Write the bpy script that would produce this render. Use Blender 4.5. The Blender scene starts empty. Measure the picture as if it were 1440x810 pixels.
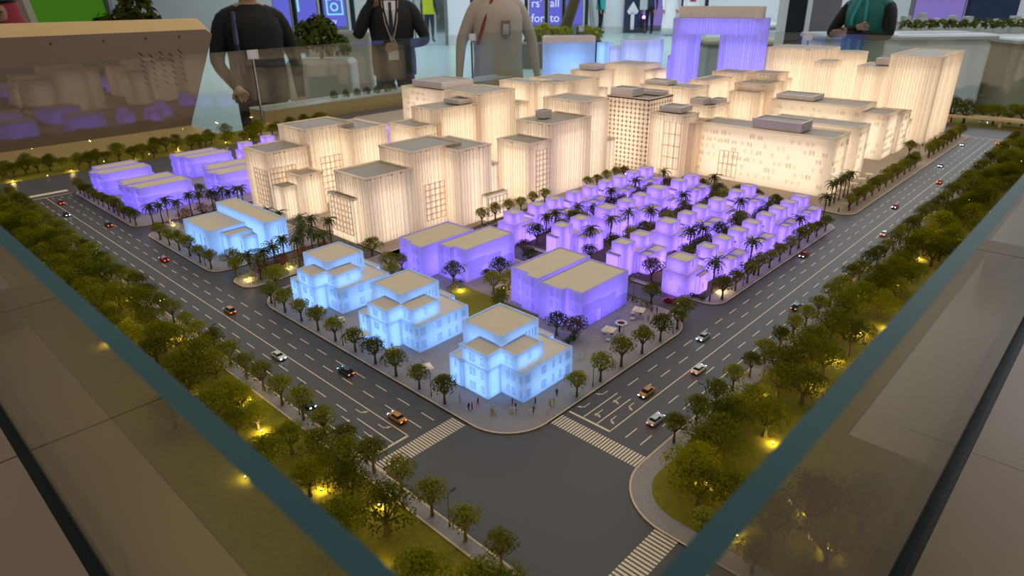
import bpy, bmesh, math, random
from mathutils import Vector, Matrix
random.seed(7)
PI = math.pi
# ------------------------------------------------------------------ scale and camera
U = 0.033            # one traffic lane of the model in metres (the model is about 1:106)
Z0 = 0.825           # height of the model's road surface above the hall floor
FLOOR = -Z0 / U      # hall floor in model units
def W(x, y, z=0.0): return Vector((x * U, y * U, z * U + Z0))
scene = bpy.context.scene
C = scene.collection
YAW, PITCH, ROLL = 0.760133, 0.423424, -0.012981
CAMP = (-18.6204, -17.7842, 23.4992)
cam_data = bpy.data.cameras.new('camera')
cam = bpy.data.objects.new('camera', cam_data)
C.objects.link(cam)
scene.camera = cam
fw = Vector((math.cos(PITCH) * math.cos(YAW), math.cos(PITCH) * math.sin(YAW), -math.sin(PITCH)))
rt = Vector((math.sin(YAW), -math.cos(YAW), 0))
up = rt.cross(fw)
r2 = math.cos(ROLL) * rt + math.sin(ROLL) * up
u2 = -math.sin(ROLL) * rt + math.cos(ROLL) * up
m = Matrix((r2, u2, -fw)).transposed().to_4x4()
m.translation = W(*CAMP)
cam.matrix_world = m
cam_data.sensor_width = 36
cam_data.lens = 36 * 932.385 / 1440
cam_data.clip_start = 0.02
cam_data.clip_end = 200
cam_data.dof.use_dof = True
cam_data.dof.focus_distance = 1.6
cam_data.dof.aperture_fstop = 6.5
# ------------------------------------------------------------------ light and exposure
vs = scene.view_settings
vs.view_transform = 'Standard'; vs.look = 'None'; vs.gamma = 1; vs.use_curve_mapping = False
vs.exposure = 0.0
world = bpy.data.worlds.new('hall'); scene.world = world
world.use_nodes = True
bg = world.node_tree.nodes['Background']
bg.inputs[0].default_value = (1.0, 0.95, 0.90, 1); bg.inputs[1].default_value = 0.19
def area(name, loc, size, power, col, size_y=None):
    l = bpy.data.lights.new(name, 'AREA'); l.energy = power; l.color = col; l.size = size
    if size_y: l.shape = 'RECTANGLE'; l.size_y = size_y
    o = bpy.data.objects.new(name, l); C.objects.link(o); o.location = loc
    return o
WARM = (1.0, 0.84, 0.62)
for i in range(3):
    for j in range(3):
        p = W(10 + 50 * i, 5 + 50 * j)
        area('ceiling_downlight', (p.x, p.y, 3.9), 0.5, 7.0, WARM)
def hall(r, f, z=0.0):      # hall floor grid: r metres to the right of the visitor, f metres ahead
    c = W(*CAMP)
    return Vector((c.x + r * rt.x + f * math.cos(YAW), c.y + r * rt.y + f * math.sin(YAW), z))
HROT = YAW - PI / 2
a = area('hall_fill', hall(6.5, 8.5, 5.0), 5, 260, (0.88, 0.94, 1.0)); a.rotation_euler = (0, 0, HROT)  # cool overhead lamp added out of view to brighten the right counters
a = area('hall_fill', hall(2, 20.5, 6.5), 26, 2300, (0.80, 0.92, 1.0), 15); a.rotation_euler = (0, 0, HROT)  # unseen bluish panel added overhead to brighten the far hall

# ------------------------------------------------------------------ materials
def newmat(name):
    mt = bpy.data.materials.new(name); mt.use_nodes = True
    nt = mt.node_tree; nt.nodes.clear()
    out = nt.nodes.new('ShaderNodeOutputMaterial')
    return mt, nt, out
def L4(c): return (c[0], c[1], c[2], 1)
def coord(nt, scale, kind='Object'):
    tc = nt.nodes.new('ShaderNodeTexCoord'); mp = nt.nodes.new('ShaderNodeMapping')
    mp.inputs['Scale'].default_value = (scale,) * 3
    nt.links.new(tc.outputs[kind], mp.inputs['Vector'])
    return mp.outputs['Vector']
def noise_col(nt, c1, c2, scale, detail=3):
    v = coord(nt, scale)
    n = nt.nodes.new('ShaderNodeTexNoise'); n.inputs['Scale'].default_value = 1; n.inputs['Detail'].default_value = detail
    nt.links.new(v, n.inputs['Vector'])
    r = nt.nodes.new('ShaderNodeMix'); r.data_type = 'RGBA'
    r.inputs['A'].default_value = L4(c1); r.inputs['B'].default_value = L4(c2)
    nt.links.new(n.outputs['Fac'], r.inputs['Factor'])
    return r.outputs['Result']
def plain(name, col, rough=0.6, metal=0.0, var=0.12, scale=60, spec=0.4):
    mt, nt, out = newmat(name)
    b = nt.nodes.new('ShaderNodeBsdfPrincipled')
    b.inputs['Roughness'].default_value = rough; b.inputs['Metallic'].default_value = metal
    b.inputs['Specular IOR Level'].default_value = spec
    c1 = tuple(x * (1 - var) for x in col); c2 = tuple(min(1, x * (1 + var)) for x in col)
    nt.links.new(noise_col(nt, c1, c2, scale), b.inputs['Base Color'])
    nt.links.new(b.outputs[0], out.inputs[0])
    return mt
def emit(name, col, strength, sample=True):
    mt, nt, out = newmat(name)
    e = nt.nodes.new('ShaderNodeEmission'); e.inputs[0].default_value = L4(col); e.inputs[1].default_value = strength
    nt.links.new(e.outputs[0], out.inputs[0])
    if not sample: mt.cycles.emission_sampling = 'NONE'
    return mt
def shell(name, trans, diff, fac=0.55):      # frosted acrylic: part of the light goes through, part scatters back
    mt, nt, out = newmat(name)
    d = nt.nodes.new('ShaderNodeBsdfDiffuse'); t = nt.nodes.new('ShaderNodeBsdfTranslucent'); mx = nt.nodes.new('ShaderNodeMixShader')
    nt.links.new(noise_col(nt, tuple(x * .95 for x in trans), trans, 25), t.inputs[0])
    d.inputs[0].default_value = L4(diff); mx.inputs[0].default_value = fac
    nt.links.new(d.outputs[0], mx.inputs[1]); nt.links.new(t.outputs[0], mx.inputs[2])
    nt.links.new(mx.outputs[0], out.inputs[0])
    return mt
def foliage(name, col, var=0.5):
    mt, nt, out = newmat(name)
    d = nt.nodes.new('ShaderNodeBsdfDiffuse'); t = nt.nodes.new('ShaderNodeBsdfTranslucent'); mx = nt.nodes.new('ShaderNodeMixShader')
    mx.inputs[0].default_value = 0.3
    oi = nt.nodes.new('ShaderNodeObjectInfo')
    hs = nt.nodes.new('ShaderNodeHueSaturation')
    mr = nt.nodes.new('ShaderNodeMapRange'); mr.inputs['To Min'].default_value = 1 - var; mr.inputs['To Max'].default_value = 1 + var
    nt.links.new(oi.outputs['Random'], mr.inputs['Value']); nt.links.new(mr.outputs[0], hs.inputs['Value'])
    nt.links.new(noise_col(nt, tuple(x * .6 for x in col), tuple(x * 1.4 for x in col), 90), hs.inputs['Color'])
    for b in (d, t): nt.links.new(hs.outputs[0], b.inputs[0])
    nt.links.new(d.outputs[0], mx.inputs[1]); nt.links.new(t.outputs[0], mx.inputs[2])
    nt.links.new(mx.outputs[0], out.inputs[0])
    return mt
def glassmat(name, tint, ior=1.62):
    mt, nt, out = newmat(name)
    t = nt.nodes.new('ShaderNodeBsdfTransparent'); g = nt.nodes.new('ShaderNodeBsdfGlossy'); mx = nt.nodes.new('ShaderNodeMixShader')
    lw = nt.nodes.new('ShaderNodeLayerWeight'); pw = nt.nodes.new('ShaderNodeMath'); pw.operation = 'POWER'; pw.inputs[1].default_value = 5
    f = nt.nodes.new('ShaderNodeMapRange'); f.inputs['To Min'].default_value = ((ior - 1) / (ior + 1)) ** 2      # Schlick reflectance of a thin pane
    nt.links.new(lw.outputs['Facing'], pw.inputs[0]); nt.links.new(pw.outputs[0], f.inputs['Value']); lw.inputs[0].default_value = .5
    t.inputs[0].default_value = L4(tint); g.inputs['Roughness'].default_value = 0.0
    nt.links.new(f.outputs[0], mx.inputs[0]); nt.links.new(t.outputs[0], mx.inputs[1]); nt.links.new(g.outputs[0], mx.inputs[2])
    nt.links.new(mx.outputs[0], out.inputs[0])
    return mt
def paving(name, c1, c2, joint, w):
    mt, nt, out = newmat(name)
    b = nt.nodes.new('ShaderNodeBsdfPrincipled'); b.inputs['Roughness'].default_value = 0.7
    br = nt.nodes.new('ShaderNodeTexBrick')
    br.inputs['Color1'].default_value = L4(c1); br.inputs['Color2'].default_value = L4(c2); br.inputs['Mortar'].default_value = L4(joint)
    br.inputs['Scale'].default_value = 1; br.inputs['Brick Width'].default_value = w; br.inputs['Row Height'].default_value = w * .5
    br.inputs['Mortar Size'].default_value = w * .06
    nt.links.new(coord(nt, 1), br.inputs['Vector'])
    nt.links.new(br.outputs['Color'], b.inputs['Base Color']); nt.links.new(b.outputs[0], out.inputs[0])
    return mt
M = {}
M['asphalt'] = plain('asphalt', (0.108, 0.101, 0.106), 0.5, var=.12, scale=400, spec=.25)
M['paving'] = paving('paving', (0.36, 0.32, 0.31), (0.42, 0.38, 0.37), (0.22, 0.20, 0.20), 0.006)
M['stone'] = plain('warm_paving', (0.42, 0.34, 0.27), 0.7, var=.08, scale=200)
M['kerb'] = plain('kerb', (0.80, 0.62, 0.42), 0.7)
M['grass'] = plain('grass', (0.21, 0.185, 0.002), 0.9, var=.45, scale=120)
M['marking'] = plain('road_paint', (0.95, 0.80, 0.58), 0.6, var=.03)
M['roof'] = plain('roof_beige', (0.74, 0.62, 0.46), 0.7, var=.05, scale=30)
M['cap_grey'] = plain('acrylic_unlit', (.80, .74, .74), .6, var=.04, scale=30)
M['roof_grey'] = plain('roof_grey', (0.36, 0.33, 0.30), 0.6, var=.05, scale=30)
M['blue'] = shell('acrylic_blue', (.82, .92, 1), (.62, .70, .80))
M['violet'] = shell('acrylic_violet', (.85, .82, 1), (.55, .50, .74))
M['warm'] = shell('acrylic_warm', (1, .93, .84), (.72, .64, .58))
M['sky'] = shell('acrylic_clear', (.90, .93, 1), (.66, .68, .74))
M['fin_blue'] = shell('window_blue', (.80, .90, 1), (.52, .64, .82), .78)
M['fin_violet'] = shell('panel_violet', (.92, .90, 1), (.46, .42, .68), .74)
M['fin_warm'] = shell('fin_warm', (1, .93, .87), (.72, .62, .58), .86)
M['fin_sky'] = shell('fin_clear', (.84, .86, 1), (.6, .6, .7), .6)
M['led_blue'] = emit('led_blue', (.27, .49, 1.0), 2.95, False)
M['led_violet'] = emit('led_violet', (.27, .19, 1.0), 3.3, False)
M['led_villa'] = emit('led_villa', (.38, .22, 1.0), 3.7, False)
M['led_warm'] = emit('led_warm', (1.0, .83, .62), 2.15, False)
M['led_sky'] = emit('led_sky', (.36, .48, 1.0), 2.9, False)
M['led_indigo'] = emit('led_indigo', (.27, .25, 1.0), 3.0, False)
M['bark'] = plain('bark', (.10, .075, .035), .9, var=.3, scale=300)
M['leaf_street'] = foliage('leaf_street', (.215, .215, .024))
M['leaf_park'] = foliage('leaf_park', (.155, .165, .008), .45)
M['leaf_light'] = foliage('leaf_light', (.27, .265, .01), .3)
M['leaf_dark'] = foliage('leaf_dark', (.085, .105, .02), .3)
M['leaf_orange'] = foliage('leaf_orange', (.32, .10, .025), .3)
M['leaf_pink'] = foliage('leaf_pink', (.38, .04, .12), .3)
M['leaf_mauve'] = foliage('leaf_mauve', (.16, .10, .06), .3)
M['palm'] = foliage('palm_frond', (.11, .12, .04), .3)
M['glass'] = glassmat('clear_glass', (.90, .93, .90))
M['glass_edge'] = plain('glass_edge', (.03, .095, .115), .5, var=.25, scale=8, spec=.1)
M['ledge_outer'] = plain('outer_solid_surface', (.31, .22, .165), .35, var=.05, scale=6, spec=.3)
M['ledge'] = plain('ledge_solid_surface', (.42, .32, .11), .35, var=.05, scale=6, spec=.3)  # olive tint of the view through the glass is put into this colour
M['plinth'] = plain('plinth_surface', (.50, .44, .32), .3, var=.04, scale=5)
M['gap'] = plain('black_gasket', (.006, .006, .006), .5)
M['metal'] = plain('dark_metal', (.03, .035, .04), .35, .6)
M['steel'] = plain('steel', (.55, .55, .58), .3, .9)
M['white'] = plain('white_lacquer', (.72, .74, .76), .35, var=.03)
M['tan'] = plain('tan_panel', (.66, .46, .22), .5, var=.04, scale=5)
M['taupe'] = plain('taupe_panel', (.24, .17, .135), .5, var=.05, scale=5)
M['black'] = plain('black_cloth', (.008, .008, .009), .8)
M['suit'] = plain('charcoal_cloth', (.018, .018, .02), .8)
M['thobe'] = plain('ivory_cloth', (.50, .43, .37), .8, var=.06, scale=20)
M['whitecloth'] = plain('white_cloth', (.75, .76, .78), .8, var=.04)
M['teal'] = plain('teal_cloth', (.02, .16, .14), .7)
M['teal_light'] = plain('turquoise_cloth', (.03, .35, .33), .7)
M['skin'] = plain('skin', (.36, .20, .13), .55)
M['hair'] = plain('hair', (.012, .010, .009), .6)
M['red'] = plain('red_cloth', (.30, .03, .05), .8, var=.4, scale=300)
M['yellow'] = plain('hi_vis', (.75, .80, .03), .6)
M['navy'] = plain('navy_panel', (.02, .03, .075), .4)
M['grey'] = plain('grey_panel', (.16, .16, .18), .4, var=.04)
M['lightgrey'] = plain('light_grey', (.45, .47, .46), .5, var=.04)
M['hallfloor'] = plain('hall_floor', (.44, .56, .58), .25, var=.05, scale=1.5)
M['spot'] = emit('spot_lens', (1, .80, .32), 14)
M['head'] = emit('head_lamp', (.55, .75, 1), 22)
M['tail'] = emit('tail_lamp', (1, .09, .02), 9)
M['screen'] = emit('display_violet', (.12, .13, .62), 1.0)
M['screen_dim'] = emit('display_lilac', (.20, .15, .45), 1.0)
M['cyan'] = emit('display_cyan', (.25, .75, .95), 1.0)
M['letter'] = emit('display_white', (.70, .76, .95), 1.0)
M['uplight'] = emit('violet_uplight', (.55, .15, 1), 8)
M['leafpic'] = emit('display_green', (.012, .045, .006), 1.0)
M['soil'] = plain('garden_soil', (.10, .07, .05), .9, var=.3, scale=120)
M['sand'] = plain('sand', (.4, .33, .24), .9)

# ------------------------------------------------------------------ mesh and object helpers
class MB:
    def __init__(s): s.v = []; s.f = []; s.m = []; s.cur = 0
    def add(s, vs, fs):
        n = len(s.v); s.v += [tuple(q) for q in vs]; s.f += [tuple(i + n for i in f) for f in fs]; s.m += [s.cur] * len(fs); return s
    def box(s, x0, y0, z0, x1, y1, z1):
        return s.add([(x0, y0, z0), (x1, y0, z0), (x1, y1, z0), (x0, y1, z0), (x0, y0, z1), (x1, y0, z1), (x1, y1, z1), (x0, y1, z1)],
                     [(0, 3, 2, 1), (4, 5, 6, 7), (0, 1, 5, 4), (1, 2, 6, 5), (2, 3, 7, 6), (3, 0, 4, 7)])
    def obox(s, x0, y0, z0, x1, y1, z1, face):      # box left open at the back, for pieces set on a wall facing -x or -y
        return s.add([(x0, y0, z0), (x1, y0, z0), (x1, y1, z0), (x0, y1, z0), (x0, y0, z1), (x1, y0, z1), (x1, y1, z1), (x0, y1, z1)],
                     [(0, 3, 2, 1), (4, 5, 6, 7), (0, 1, 5, 4), (3, 0, 4, 7)] + ([(1, 2, 6, 5)] if face == 'y' else [(2, 3, 7, 6)]))
    def prism(s, poly, z0, z1, top=True, bottom=True):
        n = len(poly)
        s.add([(x, y, z0) for x, y in poly] + [(x, y, z1) for x, y in poly],
              [(i, (i + 1) % n, n + (i + 1) % n, n + i) for i in range(n)] + ([tuple(range(n, 2 * n))] if top else []) + ([tuple(range(n - 1, -1, -1))] if bottom else []))
        return s
    def ring(s, a, b, za, zb):
        n = len(a)
        return s.add([(x, y, za) for x, y in a] + [(x, y, zb) for x, y in b], [(i, (i + 1) % n, n + (i + 1) % n, n + i) for i in range(n)])
    def lathe(s, prof, seg=12, cx=0, cy=0, sx=1, sy=1):
        n = len(prof); vs = []
        for r, z in prof:
            for k in range(seg):
                a = 2 * PI * k / seg; vs.append((cx + r * sx * math.cos(a), cy + r * sy * math.sin(a), z))
        fs = [(i * seg + k, i * seg + (k + 1) % seg, (i + 1) * seg + (k + 1) % seg, (i + 1) * seg + k) for i in range(n - 1) for k in range(seg)]
        fs += [tuple(range(seg - 1, -1, -1)), tuple(range((n - 1) * seg, n * seg))]
        return s.add(vs, fs)
    def tube(s, pts, rad, seg=6):
        pts = [Vector(q) for q in pts]; n = len(pts)
        rad = rad if isinstance(rad, (list, tuple)) else [rad] * n
        vs = []; ref = None
        for i, q in enumerate(pts):
            d = (pts[min(i + 1, n - 1)] - pts[max(i - 1, 0)]).normalized()
            if ref is None: ref = Vector((0, 0, 1)) if abs(d.z) < .9 else Vector((1, 0, 0))
            a = d.cross(ref).normalized(); b = d.cross(a)
            for k in range(seg):
                t = 2 * PI * k / seg; vs.append(q + (a * math.cos(t) + b * math.sin(t)) * rad[i])
        fs = [(i * seg + k, i * seg + (k + 1) % seg, (i + 1) * seg + (k + 1) % seg, (i + 1) * seg + k) for i in range(n - 1) for k in range(seg)]
        fs += [tuple(range(seg - 1, -1, -1)), tuple(range((n - 1) * seg, n * seg))]
        return s.add(vs, fs)
    def mesh(s, name, mats, k=U, org=(0, 0, 0)):
        me = bpy.data.meshes.new(name)
        me.from_pydata([((x - org[0]) * k, (y - org[1]) * k, (z - org[2]) * k) for x, y, z in s.v], [], s.f)
        mats = mats if isinstance(mats, (list, tuple)) else [mats]
        for q in mats: me.materials.append(M[q] if isinstance(q, str) else q)
        if len(mats) > 1: me.polygons.foreach_set('material_index', s.m)
        me.update(); return me
    def build(s, name, mats, parent=None, k=U, org=(0, 0, 0), smooth=False):
        me = s.mesh(name, mats, k, org)
        if smooth: me.polygons.foreach_set('use_smooth', [True] * len(me.polygons))
        return link(name, me, parent)
def link(name, me, parent=None, loc=None, rz=None):
    o = bpy.data.objects.new(name, me); C.objects.link(o)
    if parent is not None: o.parent = parent
    if loc is not None: o.location = loc
    if rz is not None: o.rotation_euler.z = rz
    return o
def tag(o, label, cat, group=None, kind=None):
    o['label'] = label; o['category'] = cat
    if group: o['group'] = group
    if kind: o['kind'] = kind
    return o
def thing(name, label, cat, loc, rz=0, group=None):
    o = bpy.data.objects.new(name, None); C.objects.link(o); o.empty_display_size = .01
    o.location = loc; o.rotation_euler.z = rz
    return tag(o, label, cat, group)
def struct(o, label=None):
    o['kind'] = 'structure'
    if label: o['label'] = label
    return o
def ordinal(n): return ['first', 'second', 'third', 'fourth', 'fifth', 'sixth', 'seventh', 'eighth', 'ninth', 'tenth', 'eleventh', 'twelfth'][n] if n < 12 else '%dth' % (n + 1) if (n + 1) % 10 not in (1, 2, 3) or n + 1 in (11, 12, 13) else '%d%s' % (n + 1, {1: 'st', 2: 'nd', 3: 'rd'}[(n + 1) % 10])
def inset(poly, d):
    n = len(poly); out = []
    for i in range(n):
        a, b, c = Vector(poly[i - 1]), Vector(poly[i]), Vector(poly[(i + 1) % n])
        d1 = (b - a).normalized(); d2 = (c - b).normalized()
        n1 = Vector((-d1.y, d1.x)); n2 = Vector((-d2.y, d2.x))
        h = n1 + n2; k = 1 + n1.dot(n2)
        out.append(tuple(b + h * (d / max(k, .3))))
    return out
def rect(x0, y0, x1, y1): return [(x0, y0), (x1, y0), (x1, y1), (x0, y1)]
def rounded(x0, y0, x1, y1, r, seg=5, corners=(1, 1, 1, 1)):
    out = []
    for (cx, cy, a0), on in zip(((x0 + r, y0 + r, PI), (x1 - r, y0 + r, 1.5 * PI), (x1 - r, y1 - r, 0), (x0 + r, y1 - r, .5 * PI)), corners):
        if not on:
            out.append((cx + (r if a0 in (1.5 * PI, 0) else -r), cy + (r if a0 in (0, .5 * PI) else -r))); continue
        for k in range(seg + 1):
            a = a0 + .5 * PI * k / seg; out.append((cx + r * math.cos(a), cy + r * math.sin(a)))
    return out

# ------------------------------------------------------------------ hall floor and table
o = MB().box(-25, -12, -.1, 30, 42, 0).build('floor', 'hallfloor', k=1); o.location = hall(0, 0); o.rotation_euler.z = HROT; struct(o)
TX0, TY0, TX1, TY1 = -11.1, -10.2, 140.0, 104.6
tb = thing('model_table', 'large white table carrying the illuminated city model', 'table', W(60, 45, FLOOR))
MB().box(-15.1, -14.9, FLOOR, 139, 104, -.35).build('table_body', 'white', tb, org=(60, 45, FLOOR))
LP = [(-15.15, y, TX0, min(y + 22.6, 125)) for y in (-22.2, .4, 23.0, 45.6, 68.2, 90.8)]
for q in LP: MB().box(q[0], q[1] + .03, -1.2, q[2], q[3] - .03, -.02).build('ledge_panel', 'ledge', tb, org=(60, 45, FLOOR))
for x in (17.0, 51.0, 85.0):
    MB().box(x + .03, -14.9, -1.2, min(x + 33.97, 139), TY0, -.02).build('ledge_panel', 'ledge', tb, org=(60, 45, FLOOR))
for y in (-60, -36.5, -13.0, .6, 23.2, 45.8, 68.4): MB().box(-45, y + .04, -1.2, -15.95, y + (22.5 if y > -13 else 23.4 if y < -13 else 13.5), -.02).build('outer_panel', 'ledge_outer', tb, org=(60, 45, FLOOR))
for x in (-15.9, 20, 56, 92): MB().box(x + .04, -45, -1.2, x + 35.9, -15.75, -.02).build('outer_panel', 'ledge_outer', tb, org=(60, 45, FLOOR))
MB().box(-16.0, -15.8, -1.6, -15.1, 104, -.9).box(-15.1, -15.8, -1.6, 140, -14.85, -.9).build('glazing_channel', 'gap', tb, org=(60, 45, FLOOR))
MB().box(-11, 104.7, -1.2, 34, 124, -.02).build('ledge_panel', 'tan', tb, org=(60, 45, FLOOR))
MB().box(-15.1, 41.6, -.02, -11.4, 104, 3.3).build('end_plinth', 'plinth', tb, org=(60, 45, FLOOR)); MB().box(48.6, -14.85, -.02, 125, -10.8, 3.3).build('end_plinth', 'plinth', tb, org=(60, 45, FLOOR))
# ------------------------------------------------------------------ ground of the model
road = struct(MB().box(TX0, TY0, -.3, TX1, TY1, 0).box(TX0, -14.85, -.3, 17, TY0, 0).build('floor_road', 'asphalt'), 'dark grey asphalt roads of the city model'); road.location = W(0, 0)
def slab(name, poly, mat, z=.06, label=None, kerb=True):
    o = MB().prism(poly, .0, z, bottom=False).build(name, mat); o.location = W(0, 0); struct(o, label)
    if kerb:
        i = inset(poly, .10)
        k = MB().ring(poly, i, z + .015, z + .015).ring(i, i, z + .015, z - .02).ring(poly, poly, 0, z + .015).build('kerb', 'kerb', o)
    return o
def arc(cx, cy, r, a0, a1, n=10): return [(cx + r * math.cos(a0 + (a1 - a0) * k / n), cy + r * math.sin(a0 + (a1 - a0) * k / n)) for k in range(n + 1)]
slab('floor_lawn', rect(TX0, -14.85, -3.8, TY1), 'grass', .05, 'olive green lawn along the road running to the upper left', False)
slab('floor_sidewalk', rect(-3.85, -14.85, -2.95, 84), 'paving', .07, 'narrow paved sidewalk along the lawn at the left road')
outer = [(117, TY0), (117, -2.9)] + arc(6.95, -6.5, 3.6, PI / 2, PI) + [(3.35, -14.85), (17, -14.85), (17, TY0)]
slab('floor_sidewalk', outer, 'paving', .07, 'paved sidewalk curving round the lawn corner at the junction')
lawn = [(117, TY0), (117, -4.05)] + arc(6.95, -6.5, 2.45, PI / 2, PI) + [(4.5, -14.85), (17, -14.85), (17, TY0)]
slab('floor_lawn', lawn, 'grass', .10, 'olive green lawn with rounded corner along the right road', False)
slab('floor_plaza', rounded(3.1, 3.15, 24.2, 33.0, 3.2, 10, (1, 1, 0, 1)), 'paving', .07, 'paved plaza round the blue and violet blocks at the junction')
slab('floor_plaza', rounded(3.5, 34.9, 15.5, 38.3, 1.2), 'paving', .07, 'small traffic island planted with palms')
slab('floor_plaza', rounded(3.1, 40.5, 15.2, 57.2, 1.5), 'paving', .07, 'paving round the blue hall')
slab('floor_plaza', rounded(3.1, 59.8, 36, 81.6, 1.5), 'paving', .07, 'paving round the distant violet blocks')
slab('floor_plaza', rounded(27.2, 3.1, 54.2, 29.2, 1.6), 'paving', .07, 'paving of the violet villa quarter')
slab('floor_plaza', rect(16.6, 31.0, 57.0, 58.5), 'stone', .07, 'warm paving under the front glowing towers')
slab('floor_plaza', rect(37.5, 60.5, 57.0, 100), 'stone', .07, 'warm paving behind the front glowing towers', False)
slab('floor_plaza', rounded(58.2, 3.1, 116.5, 100, 1.6), 'stone', .07, 'warm paving under the rear glowing towers')
slab('floor_lawn', rect(-3, 93.5, 57, TY1), 'grass', .05, 'lawn at the far left edge of the model', False)
slab('floor_lawn', rect(126, TY0, TX1, TY1), 'grass', .05, 'lawn at the far right edge of the model', False)
slab('floor_lawn', rect(12.6, 12.6, 16.6, 21.5), 'grass', .085, 'small lawn between the blue villas and violet blocks', False)
slab('floor_garden', rect(27.8, 4.7, 53.8, 28.6), 'soil', .085, 'brown garden ground between the violet villas', False)
# ------------------------------------------------------------------ road markings
def mark(mb, name='lane_line'):
    o = mb.build(name, 'marking', road); return o
ZM = .006
def flat(x0, y0, x1, y1): return MB().box(x0, y0, 0, x1, y1, ZM)
hw = .035
mark(flat(-hw, 8.35, hw, 81.7)); mark(flat(8.2, -hw, 115.3, hw))
dash_l = flat(-hw, 0, hw, 1.18).mesh('lane_dash', 'marking'); dash_r = flat(0, -hw, 1.18, hw).mesh('lane_dash', 'marking')
k = 0
while 8.4 + 2.337 * k < 80:
    y = 8.4 + 2.337 * k
    for x in (-2, -1, 1, 2):
        if x < 0 and k < 2: continue
        link('lane_dash', dash_l, road, (x * U, y * U, 0))
    k += 1
k = 0
while 8.3 + 2.337 * k < 114:
    x = 8.3 + 2.337 * k
    for y in (-2, -1, 1, 2):
        if y > 0 and k < 2: continue
        link('lane_dash', dash_r, road, (x * U, y * U, 0))
    k += 1
for x in (-1, -2): mark(flat(x - hw, 8.4, x + hw, 12.0))
for y in (1, 2): mark(flat(8.3, y - hw, 11.8, y + hw))
mark(flat(-2.9, 8.3, hw, 8.45), 'stop_line'); mark(flat(8.1, -hw, 8.25, 3.0), 'stop_line')
mark(flat(-2.8, 81.6, 3, 81.75), 'stop_line'); mark(flat(115.2, -2.8, 115.35, 3), 'stop_line')
mark(flat(2.0, -14.8, 2.07, -7.9)); mark(flat(1.0, -14.8, 1.07, -7.9)); mark(flat(0, -14.8, .07, -7.9))
for q in (('left',), ): pass
def arrow(kind):        # points along +x, its tail at the origin
    b = MB()
    b.add([(0, -.03, ZM), (.62, -.03, ZM), (.62, .03, ZM), (0, .03, ZM)], [(0, 1, 2, 3)])
    def headp(x, y, a):
        c, s = math.cos(a), math.sin(a)
        b.add([(x + c * .3, y + s * .3, ZM), (x - s * .11, y + c * .11, ZM), (x + s * .11, y - c * .11, ZM)], [(0, 1, 2)])
    if kind in ('straight', 'both'): headp(.6, 0, 0)
    if kind in ('left', 'both', 'right'):
        s = 1 if kind != 'right' else -1
        b.add([(.56, -.03 * s, ZM), (.76, .16 * s, ZM), (.70, .22 * s, ZM), (.50, .03 * s, ZM)], [(0, 1, 2, 3)])
        headp(.68, .15 * s, s * 1.1)
    return b
for x, kd in ((-.5, 'left'), (-1.5, 'straight'), (-2.5, 'straight')):
    for y in (12.9, 10.6): o = arrow(kd).build('lane_arrow', 'marking', road); o.location = (x * U, y * U, 0); o.rotation_euler.z = -PI / 2
for y, kd in ((.6, 'left'), (1.6, 'both'), (2.6, 'right')):
    for x in (11.6, 9.7): o = arrow(kd).build('lane_arrow', 'marking', road); o.location = (x * U, y * U, 0); o.rotation_euler.z = PI
o = arrow('straight').build('lane_arrow', 'marking', road); o.location = (2.55 * U, -9.4 * U, 0); o.rotation_euler.z = PI / 2
for y, x in ((79.8, .5), (79.8, 1.5), (79.8, 2.5)): o = arrow('straight').build('lane_arrow', 'marking', road); o.location = (x * U, y * U, 0); o.rotation_euler.z = PI / 2
def crosswalk(label, x0, y0, x1, y1, along, n):
    t = thing('crosswalk', label, 'crosswalk', W((x0 + x1) / 2, (y0 + y1) / 2, 0))
    if along == 'x':
        st = (x1 - x0) / n; me = MB().box(-st * .29, -(y1 - y0) / 2, 0, st * .29, (y1 - y0) / 2, ZM).mesh('stripe', 'marking')
        for i in range(n): link('stripe', me, t, ((i + .5 - n / 2) * st * U, 0, 0))
    else:
        st = (y1 - y0) / n; me = MB().box(-(x1 - x0) / 2, -st * .29, 0, (x1 - x0) / 2, st * .29, ZM).mesh('stripe', 'marking')
        for i in range(n): link('stripe', me, t, (0, (i + .5 - n / 2) * st * U, 0))
crosswalk('zebra crossing over the road running to the upper left', -2.95, 6.65, 2.95, 7.8, 'x', 30)
crosswalk('zebra crossing over the road running to the upper right', 6.5, -2.85, 7.6, 3.1, 'y', 30)
crosswalk('zebra crossing at the bottom edge beside the rounded lawn', -2.85, -7.3, 3.4, -6.05, 'x', 26)
mark(flat(-2.9, 83.0, 3, 84.0), 'crossing_band')
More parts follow.
